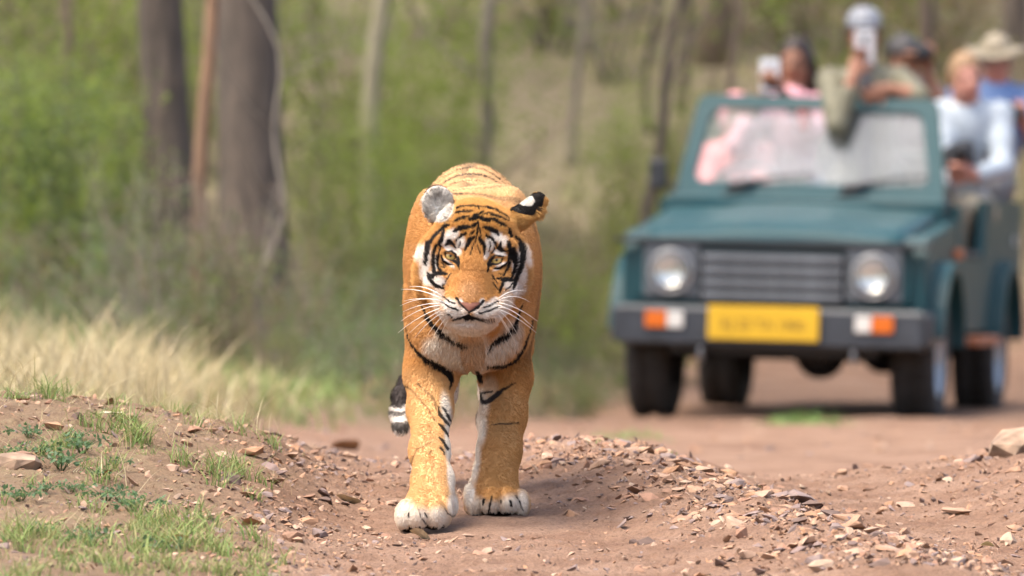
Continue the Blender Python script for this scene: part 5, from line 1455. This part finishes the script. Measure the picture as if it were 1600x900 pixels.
    if headwear:
        kind, hc = headwear
        Hc = Sculpt()
        if kind == "cap":
            Hc.ell(hp(0, -.008, .040), (.090, .108, .092), .02, R=R)
            def clip(Q): return (.030 - (Q - head) @ u)
            V, F = Hc.mesh(.007, clip); nm = "cap"
            B2 = Sculpt(); B2.ell(hp(0, .120, .036), (.072, .070, .008), .01, R=R); V2, F2 = B2.mesh(.006)
        else:
            Hc.ell(hp(0, -.005, .055), (.084, .104, .098), .02, R=R)
            def clip(Q): return (.045 - (Q - head) @ u)
            V, F = Hc.mesh(.007, clip); nm = "hat"
            B2 = Sculpt()
            for an in np.linspace(0, 6.283, 17)[:-1]:
                B2.ell(hp(.105 * math.cos(an), .12 * math.sin(an), .048 + .020 * math.cos(2 * an)), (.055, .055, .009), .02, R=R)
            V2, F2 = B2.mesh(.006)
        me = np_mesh(nm, V, F); set_col(me, np.array(hc) * (.85 + .3 * fbm(V[:, 0] * 20, V[:, 1] * 20, V[:, 2] * 20, seed=2))[:, None]); hm = mesh_obj(nm, me, skin_mat("cloth"), o)
        me = np_mesh("brim", V2, F2); set_col(me, np.array(hc) * .9); mesh_obj("brim", me, skin_mat("cloth"), hm)
    return o

def seat_feet(hip, floor_z, dx=.10):
    return ([hip + np.array([-dx, -.40, -.02]), hip + np.array([dx, -.40, -.02])], [np.array([hip[0] - dx, hip[1] - .40, floor_z]), np.array([hip[0] + dx, hip[1] - .40, floor_z])])
def stand_feet(hip, floor_z, dx=.10):
    return ([np.array([hip[0] - dx, hip[1] - .10, (hip[2] + floor_z) / 2 + .02]), np.array([hip[0] + dx, hip[1] - .10, (hip[2] + floor_z) / 2 + .02])], [np.array([hip[0] - dx, hip[1], floor_z]), np.array([hip[0] + dx, hip[1], floor_z])])
FL = jw(0, 2.0, .50)[2]
GRP = None
def phone(label, c, w, h, col, rz=0.0, tilt=0.0):
    o = box("phone", (-w / 2, w / 2), (-.005, .005), (-h / 2, h / 2), mat_plain("phone_case", col, rough=.35, var=.04), None, .004, 2)
    box("phone_lens", (-.012, .012), (-.008, -.0045), (h * .08, h * .32), BLK, o, .003); o.location = c; o.rotation_euler = (tilt, 0, rz)
    return tag(o, label, "phone")
def camera_body(label, c, s=1.0, rz=0.0, tilt=0.0):
    o = box("camera", (-.065 * s, .065 * s), (-.035 * s, .035 * s), (-.045 * s, .045 * s), BLK, None, .012, 3)
    box("viewfinder", (-.025 * s, .025 * s), (-.03 * s, .03 * s), (.035 * s, .065 * s), BLK, o, .01)
    l = lathe("camera_lens", [(-.035 * s, .036 * s), (-.12 * s, .038 * s), (-.125 * s, .030 * s), (-.118 * s, 0)], BLK, o, 28, 'y'); l.location = (0, 0, 0)
    o.location = c; o.rotation_euler = (tilt, 0, rz); return tag(o, label, "camera")

# person in the pale cap, leaning on the windscreen and filming with a phone
h = W(1350, 50, 56.15); hip = W(1356, 285, 56.35); kn, ft = stand_feet(hip, FL)
ph = W(1351, 74, 55.88)
person("person in olive shirt and pale grey cap leaning over the windscreen with a phone", h, (0, -1, -.05), (W(1298, 128, 56.15), W(1404, 126, 56.15)),
       (W(1308, 196, 55.80), W(1436, 152, 55.93)), (W(1334, 118, 55.84), W(1388, 138, 55.90)), (ph + (-.02, 0, -.02), W(1366, 146, 55.88)), hip, kn, ft,
       (.28, .13, .08), (.14, .13, .085), (.12, .11, .08), sleeve=(.7, .22), hair=((.03, .02, .015), "short"), headwear=("cap", (.19, .20, .225)), strap=(.06, .055, .06))
phone("white phone held up in front of the face under the pale grey cap", ph, .095, .170, (.55, .56, .58))
# person with dark hair and pink top, holding a phone above the windscreen
h = W(1243, 98, 56.9); hip = W(1230, 300, 56.9); kn, ft = stand_feet(hip, FL); ph = W(1203, 118, 56.45)
person("person with long dark hair and pink top filming over the windscreen with a phone", h, (-.25, -1, -.05), (W(1188, 172, 56.8), W(1280, 168, 56.85)),
       (W(1152, 225, 56.55), W(1268, 205, 56.6)), (W(1194, 145, 56.5), W(1220, 142, 56.5)), (ph + (0, 0, -.02), ph + (.02, 0, -.04)), hip, kn, ft,
       (.22, .10, .06), (.60, .30, .34), (.10, .12, .20), sleeve=(.45, .45), hair=((.025, .015, .012), "long"))
phone("white phone raised by the person in the pink patterned top", ph, .095, .165, (.80, .81, .83), .1)
# driver sits low behind the glass
h = W(1150, 185, 56.7); hip = W(1148, 370, 56.75); kn, ft = seat_feet(hip, FL); 
person("person in a coral pink shirt at the wheel behind the windscreen glass", h, (.1, -1, 0), (W(1112, 245, 56.65), W(1190, 245, 56.65)), (W(1106, 300, 56.5), W(1196, 305, 56.5)),
       (W(1122, 300, 56.15), W(1182, 300, 56.15)), (jw(-.50, 1.64, 1.12), jw(-.24, 1.64, 1.12)), hip, kn, ft, (.24, .12, .075), (.58, .19, .19), (.06, .07, .10), sleeve=(.2, .2), hair=((.72, .30, .32), "short"))
# person at the back with both hands raised
h = W(1412, 92, 57.9); hip = W(1412, 270, 57.95); kn, ft = seat_feet(hip, FL); cm = W(1440, 82, 57.55)
person("person in a mauve-brown shirt and dark cap raising a camera behind the phone-holder", h, (.15, -1, 0), (W(1368, 150, 57.9), W(1458, 150, 57.9)), (W(1372, 190, 57.6), W(1470, 175, 57.65)),
       (W(1420, 112, 57.6), W(1446, 104, 57.62)), (cm + (-.05, 0, -.01), cm + (.03, 0, -.01)), hip, kn, ft, (.27, .125, .075), (.19, .135, .12), (.10, .10, .10), sleeve=(.2, .2), hair=((.03, .02, .015), "short"), headwear=("cap", (.05, .045, .045)))
camera_body("small black camera lifted by the person in the dark cap", cm, .8)
# pale shirt
h = W(1508, 122, 56.9); hip = W(1498, 330, 57.05); kn, ft = ([W(1468, 330, 56.75), W(1496, 334, 56.75)], [W(1460, 0, 56.8) * (1, 1, 0) + (0, 0, FL), W(1484, 0, 56.8) * (1, 1, 0) + (0, 0, FL)]); cm = W(1498, 246, 56.55)
person("person in a pale blue-white shirt with strawberry blond hair looking down over a camera", h, (.25, -1, -.15), (W(1474, 178, 56.95), W(1562, 180, 56.95)), (W(1478, 258, 56.8), W(1566, 262, 56.8)),
       (W(1490, 286, 56.55), W(1524, 276, 56.55)), (W(1494, 262, 56.5), W(1502, 262, 56.5)), hip, kn, ft, (.46, .22, .165), (.33, .38, .43), (.34, .29, .21), sleeve=(1., .95), hair=((.25, .15, .08), "short"))
camera_body("black camera in the lap of the person in the pale shirt", cm, 1.15, .3, -.4)
# blue shirt and hat
h = W(1556, 97, 58.2); hip = W(1530, 285, 58.25); kn, ft = seat_feet(hip, FL, .07); cm = W(1580, 178, 57.75)
person("person in a blue shirt and wide-brimmed tan hat holding a dark camera", h, (-.1, -1, -.05), (W(1500, 152, 58.2), W(1616, 152, 58.2)), (W(1492, 215, 58.0), W(1622, 222, 58.0)),
       (W(1560, 196, 57.8), W(1600, 196, 57.8)), (cm + (-.05, 0, 0), cm + (.05, 0, 0)), hip, kn, ft, (.42, .19, .135), (.11, .18, .35), (.12, .12, .13), sleeve=(.35, .35), hair=((.2, .14, .09), "short"), headwear=("hat", (.27, .225, .155)))
camera_body("dark camera held by the person in the wide-brimmed hat", cm, .9)
# red charm hanging behind the glass
cpos = W(1258, 150, 56.25)
e = empty("hanging_charm", cpos); mesh_obj("cord", tube_mesh("cord", [(0, 0, .0), (0.003, 0, -.05)], [.004, .004], 5), BLK, e)
S = Sculpt(); S.ell((0, 0, -.085), (.035, .03, .045), .02); S.cone((0, 0, -.11), (0, 0, -.15), .02, .028, .02); V, F = S.mesh(.006)
mesh_obj("red_tassel", np_mesh("red_tassel", V, F), mat_plain("red_cloth", (.62, .05, .04), var=.15), e)
tag(e, "red tassel charm hanging behind the top of the windscreen", "charm")
